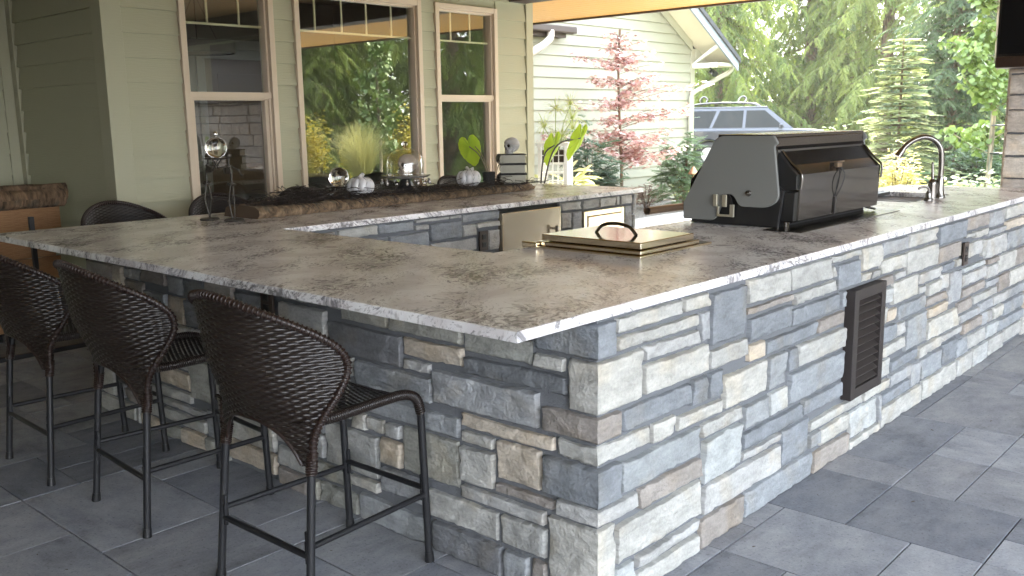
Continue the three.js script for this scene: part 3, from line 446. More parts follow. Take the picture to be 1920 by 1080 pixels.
// built-in appliances of the inner run
{
  const f = thing('outdoor_fridge', 'stainless steel undercounter fridge door set in the inner stone run', 'fridge', [2.496, .1, -2.40]);
  mesh('cabinet', span(-.296, .296, .0, .775, -.58, -.03), mat.black, f);
  mesh('door', rbox(.575, .735, .04, .006, 0, .39, .0), mat.steel, f);
  mesh('handle', [rod([.20, .64, .055], [.20, .40, .055], .011), rod([.20, .62, .02], [.20, .62, .055], .008), rod([.20, .42, .02], [.20, .42, .055], .008)], mat.nickel, f);
  mesh('grille', [0, 1].map(k => rbox(.58, .012, .02, .002, 0, .762 + k * .018, -.02)), mat.blackMetal, f);
  const a = thing('access_door', 'pale steel access door framed in stone beyond the fridge', 'access door', [3.27, .3, -2.40]);
  mesh('frame', [rspan(-.236, -.20, 0, .5, -.03, .02), rspan(.20, .236, 0, .5, -.03, .02), rspan(-.20, .20, .465, .5, -.03, .0195), rspan(-.20, .20, 0, .035, -.03, .0195)], mat.steel, a);
  mesh('door', rspan(-.196, .196, .039, .461, -.03, .026, .005), mat.steel, a);
  mesh('handle', [rod([-.14, .34, .05], [-.14, .20, .05], .008), rod([-.14, .33, .02], [-.14, .33, .05], .006), rod([-.14, .21, .02], [-.14, .21, .05], .006)], mat.nickel, a);
}
{
  const c = thing('ice_chest', 'drop-in steel ice chest with stepped lid and bow handle in the granite', 'ice chest', [0, H, 0]);
  const warm = P(.72, .63, .48, .25, { metalness: 1, roughnessMap: brushed });
  mesh('flange', rspan(.79, 1.30, .0005, .011, -.935, -.395, .003), warm, c);
  mesh('rim', rspan(.803, 1.215, .0115, .028, -.905, -.402, .004), warm, c);
  mesh('lid', rspan(.815, 1.185, .030, .056, -.885, -.410, .004), warm, c);
  mesh('latch', [rspan(.775, .80, .003, .026, -.96, -.88, .006)], warm, c);
  mesh('handle', tube([[.99, .056, -.745], [.99, .085, -.715], [.99, .097, -.648], [.99, .085, -.58], [.99, .056, -.55]], .007, 30, 8), mat.nickel, c);
  mesh('screw', [[.86, -.398], [1.0, -.398], [1.2, -.398], [1.294, -.5], [1.294, -.7], [1.294, -.85]].map(p => ball(.005, p[0], .011, p[1], [1, .5, 1], 8)), mat.nickel, c);
}
// pellet grill
{
  const g = thing('pellet_grill', 'black and grey hooded pellet grill sitting on the granite top', 'grill', [0, H, 0]);
  const grey = P(.205, .21, .20, .5, { clearcoat: .1 }), dark = P(.016, .014, .013, .13, { clearcoat: .6, clearcoatRoughness: .08 }), tub = P(.014, .014, .015, .4), bronze = P(.10, .085, .072, .25, { metalness: .7 });
  const side = roundPoly([[-.712 + .0, .418], [-.449, .418], [-.429, .385], [-.446, .372], [-.414, .13], [-.47, .092], [-.612, .092], [-.640, .135], [-.662, .150], [-.690, .128], [-.716, .07], [-.74, .02], [-.913, .02], [-.914, .096], [-.745, .405]], [.03, .008, .008, .008, .05, .06, .02, .02, .012, .02, .02, .03, .01, .01, .03]);
  mesh('side_panel', extrudeX(side, 1.920, 1.938, .004), grey, g);
  mesh('side_panel', extrudeX(side, 2.945, 2.963, .004), grey, g);
  mesh('firebox', extrudeX([[-.88, .002], [-.425, .002], [-.40, .17], [-.44, .20], [-.88, .2]], 1.939, 2.944, .006), tub, g);
  mesh('hood', extrudeX([[-.88, .201], [-.445, .201], [-.44, .355], [-.46, .405], [-.72, .405], [-.89, .10]], 1.94, 2.943, .006), dark, g);
  mesh('top_plate', [rspan(1.925, 2.958, .408, .424, -.735, -.452, .005), rspan(1.942, 2.94, .36, .409, -.456, -.446, .004)], bronze, g);
  const prof = [[-.46, .33], [-.438, .345], [-.388, .284], [-.345, .243], [-.347, .175], [-.352, .035], [-.40, .018], [-.425, .03], [-.46, .18]];
  mesh('lid', extrudeX(prof, 1.985, 2.935, .006), dark, g);
  mesh('lid_cheek', [extrudeX([[-.455, .335], [-.44, .345], [-.39, .284], [-.349, .243], [-.349, .178], [-.44, .165]], 1.955, 1.984, .004), extrudeX([[-.45, .16], [-.43, .168], [-.352, .165], [-.356, .036], [-.45, .03]], 1.948, 1.984, .003)], tub, g);
  const trimPts = x => [[x, .349, -.438], [x, .288, -.385], [x, .246, -.341], [x, .18, -.342]];
  mesh('lid_trim', tube(trimPts(1.984), .006, 24, 8), mat.nickel, g); mesh('lid_trim', tube(trimPts(2.936), .006, 24, 8), mat.nickel, g);
  mesh('handle_bracket', [rbox(.07, .006, .05, .002, 2.42, .283, -.366, [-.1, 0, 0]), rbox(.05, .022, .02, .002, 2.42, .268, -.358)], M(.34, .25, .17, .3, { metalness: .8 }), g);
  mesh('probe_cable', [tube([[2.412, .262, -.352], [2.385, .225, -.335], [2.36, .17, -.337], [2.375, .12, -.344]], .0022, 24, 6), tube([[2.43, .262, -.352], [2.445, .225, -.334], [2.425, .17, -.337], [2.38, .12, -.344]], .0022, 24, 6)], mat.blackMetal, g);
  mesh('lid_seam', rspan(2.366, 2.384, .038, .12, -.350, -.342, .002), P(.03, .027, .025, .3), g);
  mesh('bolt', [rod([1.912, .156, -.567], [1.922, .156, -.567], .011, .016, 16), ball(.006, 1.911, .156, -.567)], mat.nickel, g);
  mesh('slot_hook', [rspan(1.905, 1.92, .088, .145, -.742, -.722, .002), rspan(1.905, 1.92, .088, .145, -.695, -.672, .002), rspan(1.908, 1.92, .042, .088, -.722, -.714, .001), rspan(1.908, 1.92, .042, .052, -.722, -.635, .001), rspan(1.908, 1.92, .05, .10, -.655, -.635, .001)], M(.62, .58, .46, .35, { metalness: .7 }), g);
  mesh('slot', extrudeX(roundPoly([[-.70, .055], [-.648, .055], [-.645, .12], [-.668, .155], [-.69, .13]], .015), 1.9115, 1.9195), mat.black, g);
  mesh('grease_pipe', [rod([1.66, .075, -.95], [1.94, .075, -.93], .018, .018, 16, true), rod([1.66, .075, -.95], [1.668, .075, -.95], .02, .02, 16, true)], M(.3, .2, .13, .3, { metalness: .8, side: THREE.DoubleSide }), g);
  mesh('latch', [rspan(2.86, 2.90, .02, .05, -.40, -.372, .003), rod([2.84, .03, -.38], [2.93, .014, -.362], .006), rspan(1.955, 1.985, .004, .03, -.405, -.392, .002)], mat.nickel, g);
  mesh('drip_plate', rspan(1.83, 3.02, .0005, .004, -.445, -.262, .001), P(.14, .13, .12, .24, { metalness: .9 }), g);
}
// sink, tap, soap
{
  const s = thing('bar_sink', 'dark undermount bar sink sunk in the granite beside the tap', 'sink', [3.9, H, -.60]);
  mesh('basin', [span(-.36, .36, -.2, -.19, -.23, .23), span(-.361, -.351, -.19, -.032, -.23, .23), span(.351, .361, -.19, -.032, -.23, .23), span(-.35, .35, -.19, -.032, -.231, -.221), span(-.35, .35, -.19, -.032, .221, .231)], M(.03, .03, .032, .35), s);
  mesh('rim', [rspan(-.36, .36, -.012, .005, -.235, -.205, .003), rspan(-.36, .36, -.02, .003, -.19, -.165, .003), rspan(-.36, -.335, -.012, .0045, -.204, .21, .003)], M(.05, .048, .045, .35), s);
  const d = [-.668, -.744], at = (r, y) => [d[0] * r, y, d[1] * r];
  const t = thing('kitchen_tap', 'brushed nickel gooseneck tap with side lever behind the grill', 'tap', [3.924, H, -.352]);
  mesh('body', lathe([[.034, 0], [.035, .008], [.028, .02], [.024, .05], [.022, .11], [.017, .13]], 24), mat.nickel, t);
  mesh('spout', tube([at(0, .1), at(0, .22), at(.012, .30), at(.055, .350), at(.115, .366), at(.18, .345), at(.225, .31), at(.245, .28)], .0165, 60, 14), mat.nickel, t);
  mesh('spray_head', rod(at(.236, .296), at(.266, .252), .019, .024, 18), mat.nickel, t);
  const lv = mesh('lever', [rod(at(.045, 0), at(.045, .085), .026, .026, 18), ball(.026, ...at(.045, .085), [1, 1.3, 1]), rod(at(.045, .1), at(.052, .205), .011, .0075, 10), ball(.0085, ...at(.052, .208))], mat.nickel, t);
  const p = thing('soap_dispenser', 'small nickel soap dispenser at the foot of the tap', 'soap dispenser', [3.70, H, -.342]);
  mesh('base', lathe([[.024, 0], [.026, .01], [.017, .02], [.018, .04], [.013, .05], [.012, .055]], 20), mat.nickel, p);
  mesh('nozzle', tube([[0, .052, 0], [0, .07, 0], at(.02, .08), at(.05, .077), at(.062, .068)], .0055, 24, 8), mat.nickel, p);
}
// ---------------------------------------------------------------- fireplace column with mantel and screen
{
  const f = thing('stone_fireplace', 'tan ledgestone fireplace column with brown mantel at the end of the counter', 'fireplace');
  mesh('core', uvw(span(4.96, 5.15, 0, 2.62, -.265, 2.3)), mat.mortar, f);
  const R = rng(91), tones = [[.76, .69, .60], [.70, .63, .55], [.80, .74, .65], [.66, .61, .56]].map(c => M(...c, .88, { map: stoneMap, bumpMap: stoneBump, bumpScale: .009 }));
  for (let y = 0; y < 1.715;) {
    const h = Math.min(.075 + R() * .085, 1.715 - y); if (h < .03) break;
    for (let z = -.27; z < 2.3;) { const w = Math.min(.16 + R() * .34, 2.3 - z); if (w > .04) mesh('stone', stonePatch(z, z + w - .006, y, y + h - .008, R, onHearth, .006 + R() * .016, 0, false), tones[(R() * 4) | 0], f); z += w; }
    y += h;
  }
  mesh('side_stones', uvw(span(4.965, 5.14, 0, 2.6, -.285, -.266)), tones[1], f);
  mesh('mantel', uvw(rspan(4.70, 4.955, 1.708, 1.778, -.305, 2.2, .008), 1, 0, 0, true), M(.075, .052, .045, .5, { map: woodFace }), f);
  mesh('chimney_breast', span(4.955, 4.9595, 1.78, 2.61, -.26, 2.29), mat.siding, f);
  const tv = thing('television', 'black flat screen television standing on the mantel', 'television', [4.90, 1.779, .28]);
  mesh('case', rbox(.05, .70, 1.27, .012, .01, .352, .0), P(.012, .010, .009, .4), tv);
  mesh('screen', rbox(.004, .66, 1.23, .001, -.0168, .355, 0), P(.008, .008, .009, .3, { specularIntensity: .25 }), tv);
  mesh('foot', [rbox(.14, .012, .06, .003, -.02, .006, -.4), rbox(.14, .012, .06, .003, -.02, .006, .4)], mat.blackMetal, tv);
}
// ---------------------------------------------------------------- wicker bar stools
const table = (t, x) => { if (x <= t[0][0]) return t[0][1]; for (let i = 1; i < t.length; i++) if (x <= t[i][0]) return lerp(t[i - 1][1], t[i][1], (x - t[i - 1][0]) / (t[i][0] - t[i - 1][0])); return t[t.length - 1][1]; };
function strand(pos, idx, at, nrm, up, t0, t1, dt, h, pitch, phase, amp) {      // one flat strand going over and under
  const n = Math.max(2, Math.ceil((t1 - t0) / dt)), o = pos.length / 3;
  for (let i = 0; i <= n; i++) {
    const t = lerp(t0, t1, i / n), p = at(t), m = nrm(t), w = amp * Math.cos(PI * (t / pitch + phase));
    [[-.5, -.001], [-.26, .0012], [.26, .0012], [.5, -.001]].forEach(([k, b]) => pos.push(p[0] + up[0] * k * h + m[0] * (w + b), p[1] + up[1] * k * h + m[1] * (w + b), p[2] + up[2] * k * h + m[2] * (w + b)));
  }
  for (let i = 0; i < n; i++) for (let k = 0; k < 3; k++) { const a = o + i * 4 + k; idx.push(a, a + 4, a + 1, a + 1, a + 4, a + 5); }
}
function rings(curve, n, r, thick, t0 = 0, t1 = 1) {
  const out = []; for (let i = 0; i < n; i++) { const t = lerp(t0, t1, i / (n - 1)), p = curve.getPointAt(t), d = curve.getTangentAt(t); const g = new THREE.TorusGeometry(r, thick, 5, 12); g.applyMatrix4(mt.compose(p, qt.setFromUnitVectors(V(0, 0, 1), d), V(1, 1, 1))); out.push(g); } return out;
}
const AM = 1.25, edge = [[.47, .86], [.54, .87], [.58, .92], [.62, 1.01], [.66, 1.11], [.70, 1.19], [.735, 1.24], [.77, 1.25], [.80, 1.215], [.83, 1.13], [.86, 1.0], [.89, .83], [.92, .62], [.945, .40], [.96, .20], [.9665, .0]];
const aB = y => table(edge, y), aIn = y => y >= .588 ? 0 : .70 * Math.pow((.588 - y) / .118, .38);
const bulge = y => lerp(.085, .22, sstep(.50, .77, y)), backAt = (a, y) => [lerp(-.208 - .464 * .085, -.31 - .16 * Math.max(0, y - .6), sstep(.50, .77, y)) + bulge(y) * (1 - Math.cos(a)) / (1 - Math.cos(AM)), y, .285 * Math.sin(a) / Math.sin(AM) * (1 + .06 * (y - .7))];
const backN = a => { const dx = .22 * Math.sin(a) / (1 - Math.cos(AM)), dz = .285 * Math.cos(a) / Math.sin(AM), l = Math.hypot(dx, dz); return [-dz / l, -.12, dx / l]; };
const stoolParts = (() => {
  const pos = [], idx = [], R = rng(3); let k = 0;
  for (let y = .472; y < .962; y += .0088, k++) {
    const o = aB(y), i = aIn(y), f = a => backAt(a, y + .0008 * Math.sin(a * 37 + k));
    const go = (a, b) => { if (b - a > .02) strand(pos, idx, f, backN, [.12, .99, 0], a, b, .0235, .0096, .085, k % 2, .0028); };
    if (i > 0) { go(-o, -i); go(i, o); } else go(-o, o);
  }
  const back = geo(pos, idx);
  const sp = [], si = []; k = 0;
  const seatY = (x, z) => .588 - .014 * (1 - (z / .2) ** 2) - (x > .16 ? ((x - .16) / .075) ** 2 * .035 : 0) + (x < -.12 ? (-.12 - x) * .12 : 0);
  for (let x = -.232; x < .236; x += .0086, k++) {
    const hw = lerp(.222, .198, (x + .26) / .5);
    strand(sp, si, z => [x, seatY(x, z), z], () => [0, 1, 0], [1, x > .17 ? -.9 * (x - .16) / .075 : 0, 0], -hw, hw, .0068, .0092, .0245, k % 2, .0024);
  }
  const seat = geo(sp, si);
  // rim of the back, arch between the rear legs
  const rimPts = [...edge.slice(0, -1).map(([y, a]) => V(...backAt(-a, y))), ...edge.slice().reverse().map(([y, a]) => V(...backAt(a, y)))];
  const rimC = new THREE.CatmullRomCurve3(rimPts), arch = []; for (let q = 0; q <= 16; q++) { const s = q / 8 - 1, y = .588 - .116 * Math.pow(Math.abs(s), 1 / .38); arch.push(V(...backAt(Math.sign(s) * aIn(y), y))); }
  const rim = merge([new THREE.TubeGeometry(rimC, 130, .0105, 8), ...rings(rimC, 120, .0108, .0032), new THREE.TubeGeometry(new THREE.CatmullRomCurve3(arch), 40, .006, 7)]);
  const rails = [-1, 1].map(s => new THREE.CatmullRomCurve3([V(-.195, .594, s * .208), V(-.12, .592, s * .214), V(.08, .592, s * .204), V(.175, .586, s * .200), V(.222, .562, s * .199), V(.238, .515, s * .199)]));
  const rail = rails.map(c => merge([new THREE.TubeGeometry(c, 40, .0125, 8), ...rings(c, 62, .0128, .0042)]));
  const rl = s => [V(-.192, .535, s * .209), V(-.208, .455, s * .217), V(-.252, 0, s * .232)];
  const sleeve = [-1, 1].map(s => { const c = new THREE.CatmullRomCurve3([V(-.199, .505, s * .213), V(-.204, .478, s * .2155), V(-.2085, .448, s * .2175)]); return merge(rings(c, 9, .0145, .0042)); });
  const fl = s => [V(.238, .52, s * .199), V(.252, 0, s * .203)];
  const leg = []; for (const s of [-1, 1]) { const r = rl(s); leg.push([merge([rod(r[0], r[1], .0128, .0128, 12), rod(r[1], r[2], .0128, .0128, 12)]), r[2], r[1]]); } for (const s of [-1, 1]) { const f = fl(s); leg.push([rod(f[0], f[1], .0128, .0128, 12), f[1], f[0]]); }
  const cap = leg.map(([, b, a]) => rod(b, b.clone().add(a.clone().sub(b).setLength(.032)), .0165, .0145, 12));
  const onLeg = (i, y) => { const [, b, a] = leg[i]; return b.clone().lerp(a, y / a.y); };
  const str = [[0, 2, .235], [1, 3, .235], [0, 1, .205], [2, 3, .255]].map(([i, j, y]) => merge([rod(onLeg(i, y), onLeg(j, y), .0095, .0095, 10), ...[i, j].map(q => { const p = onLeg(q, y); return rbox(.012, .07, .02, .003, p.x, p.y + .01, p.z + (q % 2 ? -.011 : .011)); })]));
  return { back, seat, rim, rail, sleeve, leg: leg.map(l => l[0]), cap, str };
})();
const stoolProto = (() => {
  const t = thing('bar_stool', '', 'bar stool', [0, 0, 0], 0, 'wicker bar stools around the counter'), S = stoolParts;
  const w = mat.wicker.clone(); w.side = THREE.DoubleSide;
  mesh('backrest', S.back, w, t); mesh('seat', S.seat, w, t); mesh('rim', S.rim, mat.wickerRim, t);
  S.rail.forEach(g => mesh('seat_rail', g, mat.wicker, t)); S.sleeve.forEach(g => mesh('sleeve', g, mat.wickerRim, t));
  S.leg.forEach((g, i) => { const l = mesh('leg', g, mat.blackMetal, t); mesh('foot_cap', S.cap[i], mat.black, l); });
  S.str.forEach(g => mesh('stretcher', g, mat.blackMetal, t));
  return t;
})();
[[-.335, -.825, .02, 'dark wicker bar stool closest to the front corner of the stone counter'], [-.335, -1.738, -.06, 'dark wicker bar stool in the middle of the three along the overhang'], [-.365, -2.51, -.02, 'dark wicker bar stool cut by the picture edge, farthest back along the overhang'],
  [.60, -3.80, -PI / 2 + .05, 'wicker bar stool whose back rises beside the firewood at the counter end'], [1.29, -3.82, -PI / 2 - .03, 'wicker bar stool whose back shows behind the skeleton figurines'], [1.97, -3.81, -PI / 2 + .02, 'wicker bar stool whose back shows behind the log and small crystal ball'],
  [2.79, -3.83, -PI / 2, 'wicker bar stool whose back shows under the glass cloche stand'], [3.49, -3.80, -PI / 2 + .03, 'wicker bar stool whose back shows between cloche and white pumpkin']].forEach(([x, z, a, label], i) => {
  const s = i ? stoolProto.clone() : stoolProto; if (i) { s.name = numbered('bar_stool'); s.userData = { ...stoolProto.userData }; scene.add(s); }
  s.position.set(x, 0, z); s.rotation.y = a; s.userData.label = label;
});

// ---------------------------------------------------------------- the live-edge log and what stands on it
const LT = .985;
{
  const R = rng(8), pos = [], uv = [], idx = [], n = 90, L = 2.42;
  const cut = i => i / n * L;
  const P2 = (s, k) => {                                           // profile: bottom front, bark front, top front, top back, bottom back
    const w = .012 * n3(s * 3, k * 3, 1) + .010 * n3(s * 14, k * 7, 2) + .004 * n3(s * 40, k * 9, 4), q = [[.0, .0], [.018, .022], [.012, .046], [-.022, .063], [-.10, .066], [-.25, .066], [-.30, .05], [-.32, 0]][k];
    const end = sstep(2.3, 2.42, s);
    return [q[0] + w * (k < 5 ? 1 : .6) - end * .05, Math.max(0, q[1] + (k > 0 && k < 7 ? w * .5 : 0) - end * .025 * (k > 1 ? 1 : 0))];
  };
  for (let i = 0; i <= n; i++) for (let k = 0; k < 8; k++) { const s = cut(i), p = P2(s, k); pos.push(s, p[1], p[0]); uv.push(s * 2.2, k * .09); }
  for (let i = 0; i < n; i++) for (let k = 0; k < 7; k++) { const a = i * 8 + k; idx.push(a, a + 8, a + 1, a + 1, a + 8, a + 9); }
  const side = geo(pos, idx, uv);
  const t = thing('log_slab', 'long live edge log half lying on the granite under the decorations', 'log', [.785, H + .001, -2.86], -.030);
  t.rotation.y = .028;
  mesh('bark', side, M(.31, .245, .18, .9, { map: barkMap, bumpMap: barkBump, bumpScale: .012 }), t);
  const endCap = s => { const p = []; for (let k = 0; k < 8; k++) { const q = P2(s, k); p.push(s, q[1], q[0]); } p.push(s, .03, -.15); const ix = []; for (let k = 0; k < 8; k++) ix.push(8, k, (k + 1) % 8); return geo(p, ix); };
  mesh('cut_end', endCap(0), M(.10, .065, .04, .9), t); mesh('cut_end', endCap(L), M(.16, .10, .06, .9), t);
}
{ // tangled black twigs along the log
  const R = rng(21), g = [];
  const scat = (cx, cz, n, sx, sy, sz, len, r) => { for (let i = 0; i < n; i++) { const p = V(cx + (R() - .5) * sx, LT + .004 + R() * R() * sy, cz + (R() - .5) * sz), a = R() * 2 * PI, l = len * (.5 + R()), pts = []; for (let k = 0; k < 4; k++) { pts.push(p.clone()); p.add(V(Math.cos(a + (R() - .5)) * l / 3, (R() - .5) * .035, Math.sin(a + (R() - .5)) * l / 3)); p.y = Math.max(LT + .002, p.y); } g.push(tube(pts, r * (.6 + R() * .7), 5, 4)); } };
  scat(1.25, -2.98, 240, .55, .10, .2, .12, .0021); scat(1.0, -2.95, 110, .4, .035, .2, .12, .002); scat(1.75, -2.92, 200, .7, .04, .16, .12, .0017); scat(2.35, -2.88, 230, .8, .05, .15, .12, .0016); scat(2.8, -2.84, 70, .5, .03, .14, .12, .0016);
  const b = []; for (let i = 0; i < 60; i++) { const x = 1.0 + R() * 1.9, z = -2.845 + .012 - (x - .78) * .028 * .0, a = R() * .25; b.push(tube([[x, LT + .004, z - .05], [x + a * .3, LT - .002, z + .005], [x + a * .7, LT - .02 - R() * .03, z + .022]], .0014, 6, 4)); }
  single('twig_garland', 'tangled black twigs and webbing heaped along the log', 'garland', [...g, ...b], M(.03, .022, .019, .6)).userData.kind = 'stuff';
}
const bone = M(.05, .042, .034, .4, { metalness: .25 }), clearGlass = P(1, 1, 1, 0, { transmission: 1, thickness: .1, ior: 1.5 });
function skeleton(x, z, turn, label, pose) {
  const t = thing('skeleton_figurine', label, 'figurine', [x, H + .001, z], turn, 'bronze skeleton figurines'), g = [];
  const { hip, neck, knee, foot, elbow, hand, head } = pose;
  const bonePart = (a, b, r) => { g.push(rod(a, b, r, r * .85, 7), ball(r * 1.7, ...a, [1, 1, 1], 8), ball(r * 1.6, ...b, [1, 1, 1], 8)); };
  for (const s of [0, 1]) { const h = [hip[0], hip[1], hip[2] + (s ? .02 : -.02)]; bonePart(h, knee[s], .0048); bonePart(knee[s], foot[s], .0044); g.push(ball(.011, foot[s][0] + .008, .006, foot[s][2], [2, .7, 1.1], 8)); const sh = [neck[0], neck[1] - .012, neck[2] + (s ? .032 : -.032)]; bonePart(sh, elbow[s], .0042); bonePart(elbow[s], hand[s], .0038); for (let q = -1; q < 2; q++) g.push(rod(hand[s], [hand[s][0] + .014, hand[s][1] + .004, hand[s][2] + q * .006], .0016, .001, 5)); }
  g.push(tube([hip, [(hip[0] + neck[0]) / 2 - .006, (hip[1] + neck[1]) / 2, hip[2]], neck], .0055, 14, 7));
  g.push(xf(new THREE.TorusGeometry(.018, .0065, 6, 14), hip, [PI / 2 + .3, 0, 0], [1, 1, 1]), rod([neck[0], neck[1] - .012, neck[2] - .034], [neck[0], neck[1] - .012, neck[2] + .034], .0045, .0045, 7));
  for (let q = 0; q < 6; q++) { const k = q / 5, c = lerp(neck[1] - .022, (neck[1] + hip[1]) / 2 + .004, k); g.push(xf(new THREE.TorusGeometry(1, .11, 5, 14), [lerp(neck[0], (neck[0] + hip[0]) / 2, k) + .008, c, neck[2]], [PI / 2, 0, 0], [.018 + .004 * Math.sin(k * 3), .027 + .005 * Math.sin(k * 3), .018])); }
  g.push(ball(.0155, head[0], head[1], head[2], [1.1, 1.15, .95], 12), rbox(.014, .010, .016, .003, head[0] + .008, head[1] - .015, head[2]), rod(neck, head, .005, .005, 6));
  mesh('bones', g, bone, t);
  mesh('eye', [-1, 1].map(s => ball(.0042, head[0] + .014, head[1] + .001, head[2] + s * .006, [1, 1, 1], 8)), mat.black, t);
  mesh('base', lathe([[.001, 0], [.05, 0], [.052, .005], [.046, .011], [.001, .012]], 20), M(.05, .045, .04, .5), t);
}
skeleton(.615, -3.06, -.75, 'bronze skeleton figurine nearer the wall lifting the glass orb tray', { hip: [0, .20, 0], neck: [.012, .305, 0], knee: [[.012, .11, -.03], [-.01, .11, .032]], foot: [[-.006, .012, -.034], [.012, .012, .034]], elbow: [[.05, .29, -.06], [.05, .27, .06]], hand: [[.075, .325, -.045], [.075, .325, .045]], head: [.014, .34, 0] });
skeleton(.665, -2.90, 2.3, 'bronze skeleton figurine nearer the picture front with one arm stretched out', { hip: [0, .195, 0], neck: [.008, .30, 0], knee: [[.014, .105, -.022], [.0, .105, .026]], foot: [[.0, .012, -.026], [.004, .012, .030]], elbow: [[.05, .285, -.05], [-.02, .265, .07]], hand: [[.08, .325, -.03], [-.03, .235, .095]], head: [.006, .345, 0] });
{
  const t = thing('crystal_orb', 'large clear glass orb with knob held up by two skeletons', 'crystal ball', [.645, H + .325, -2.995]);
  mesh('orb', ball(.056, 0, .062, 0, [1, 1, 1], 36), clearGlass, t);
  mesh('knob', [ball(.014, 0, .132, 0, [1, 1.05, 1], 16), ball(.010, 0, .115, 0, [1.2, .5, 1.2], 12), ball(.008, .006, .128, .004, [1, .8, 1], 10)], M(.75, .73, .72, .12, { metalness: .9 }), t);
  mesh('tray', lathe([[.001, 0], [.062, .0], [.066, .006], [.058, .010], [.001, .007]], 26), bone, t);
}
{
  const t = thing('crystal_ball', 'small clear crystal ball on a black pedestal behind the log', 'crystal ball', [1.66, H + .001, -3.28]);
  mesh('stand', lathe([[.001, 0], [.045, 0], [.047, .012], [.022, .025], [.018, .05], [.026, .062], [.055, .070], [.060, .085], [.052, .092], [.058, .104], [.05, .11], [.001, .10]], 28), mat.black, t);
  mesh('globe', ball(.064, 0, .164, 0, [1, 1, 1], 36), clearGlass, t);
}
function pumpkin(x, z, s, turn, label) {
  const t = thing('white_pumpkin', label, 'pumpkin', [x, LT + .004, z], turn, 'white ceramic pumpkins'), g = new THREE.SphereGeometry(.083, 72, 36), p = g.attributes.position;
  for (let i = 0; i < p.count; i++) { const X = p.getX(i), Y = p.getY(i), Z = p.getZ(i), a = Math.atan2(Z, X), rr = Math.hypot(X, Z) / .083, rib = 1 - .13 * Math.pow(Math.abs(Math.cos(a * 4.5)), 6) * rr, dip = .03 * Math.exp(-((rr / .42) ** 2)); p.setXYZ(i, X * rib * s, (Y * .80 - Math.sign(Y) * dip) * s + .058 * s + .004 * n3(X * 30, Y * 30, Z * 30), Z * rib * s); }
  g.computeVertexNormals(); mesh('shell', g, P(.60, .60, .62, .4, { clearcoat: .2 }), t);
  mesh('stem', [tube([[0, .085 * s, 0], [.006, .112 * s, .004], [.024, .132 * s, .006]], .011, 12, 8), xf(new THREE.ConeGeometry(.036, .045, 7), [-.02, .115 * s, .012], [.3, 0, .45])], M(.50, .48, .47, .7), t);
  const v = []; for (let k = 0; k < 9; k++) { const a = (k + .5) / 9 * 2 * PI + .35, pt = []; for (let q = 0; q <= 8; q++) { const b = -.9 + q * .27, rr = Math.cos(b) * .0745 * s; pt.push([Math.cos(a + .09 * Math.sin(q * 1.7 + k)) * rr, .058 * s + Math.sin(b) * .064 * s, Math.sin(a + .09 * Math.sin(q * 1.7 + k)) * rr]); } v.push(tube(pt, .0016, 18, 5)); }
  mesh('vein', v, M(.08, .08, .085, .6), t);
}
pumpkin(1.555, -2.935, 1, .4, 'white veined pumpkin beside the black twig heap on the log');
pumpkin(2.43, -2.885, 1, 1.6, 'white veined pumpkin below the bright green leaf on the log');
function skullGeo(s) {                                                   // faces +x
  const cran = new THREE.SphereGeometry(.5, 40, 30), p = cran.attributes.position;
  for (let i = 0; i < p.count; i++) {
    let X = p.getX(i) * 1.28, Y = p.getY(i) * 1.08, Z = p.getZ(i) * .95;
    const front = sstep(.05, .5, X), low = sstep(.05, -.35, Y);
    Y += low * front * -.16; Z *= 1 - .28 * low - .1 * front; X -= low * front * .02;
    for (const sz of [-1, 1]) { const d = Math.hypot(X - .52, (Y + .06) * 1.05, Z - sz * .19); X -= .26 * Math.exp(-((d / .15) ** 4)); }
    const dn = Math.hypot(X - .58, (Y + .27) * .9, Z * 1.6); X -= .18 * Math.exp(-((dn / .12) ** 4));
    p.setXYZ(i, X + .015 * n3(X * 6, Y * 6, Z * 6), Y, Z);
  }
  cran.computeVertexNormals();
  const teeth = []; for (let k = -4; k <= 4; k++) for (const r of [0, 1]) teeth.push(rbox(.06, .085, .052, .012, .50 - Math.abs(k) * .018, -.44 - r * .09, k * .056));
  const jaw = rbox(.42, .14, .40, .05, .28, -.57, 0), max = rbox(.30, .22, .44, .06, .34, -.36, 0), ch = [-1, 1].map(z => rod([.42, -.2, z * .27], [.02, -.16, z * .43], .055, .04, 8)), ram = [-1, 1].map(z => rod([.10, -.58, z * .2], [-.02, -.2, z * .34], .05, .05, 8));
  const eyes = [-1, 1].map(z => ball(.115, .44, -.06, z * .19, [.7, 1, 1], 12));
  const sc = g => g.map(x => xf(x, [0, .64 * s, 0], [0, 0, 0], [s, s, s]));
  return { shell: sc([cran, jaw, max, ...teeth, ...ch, ...ram]), eyes: sc([...eyes, rod([.50, -.22, 0], [.545, -.31, 0], .03, .06, 6)]) };
}
function skull(p, s, turn, label, m) { const t = thing('skull', label, 'skull', p, turn), k = skullGeo(s); mesh('bone', k.shell, m, t); mesh('socket', k.eyes, M(.03, .025, .022, .9), t); }
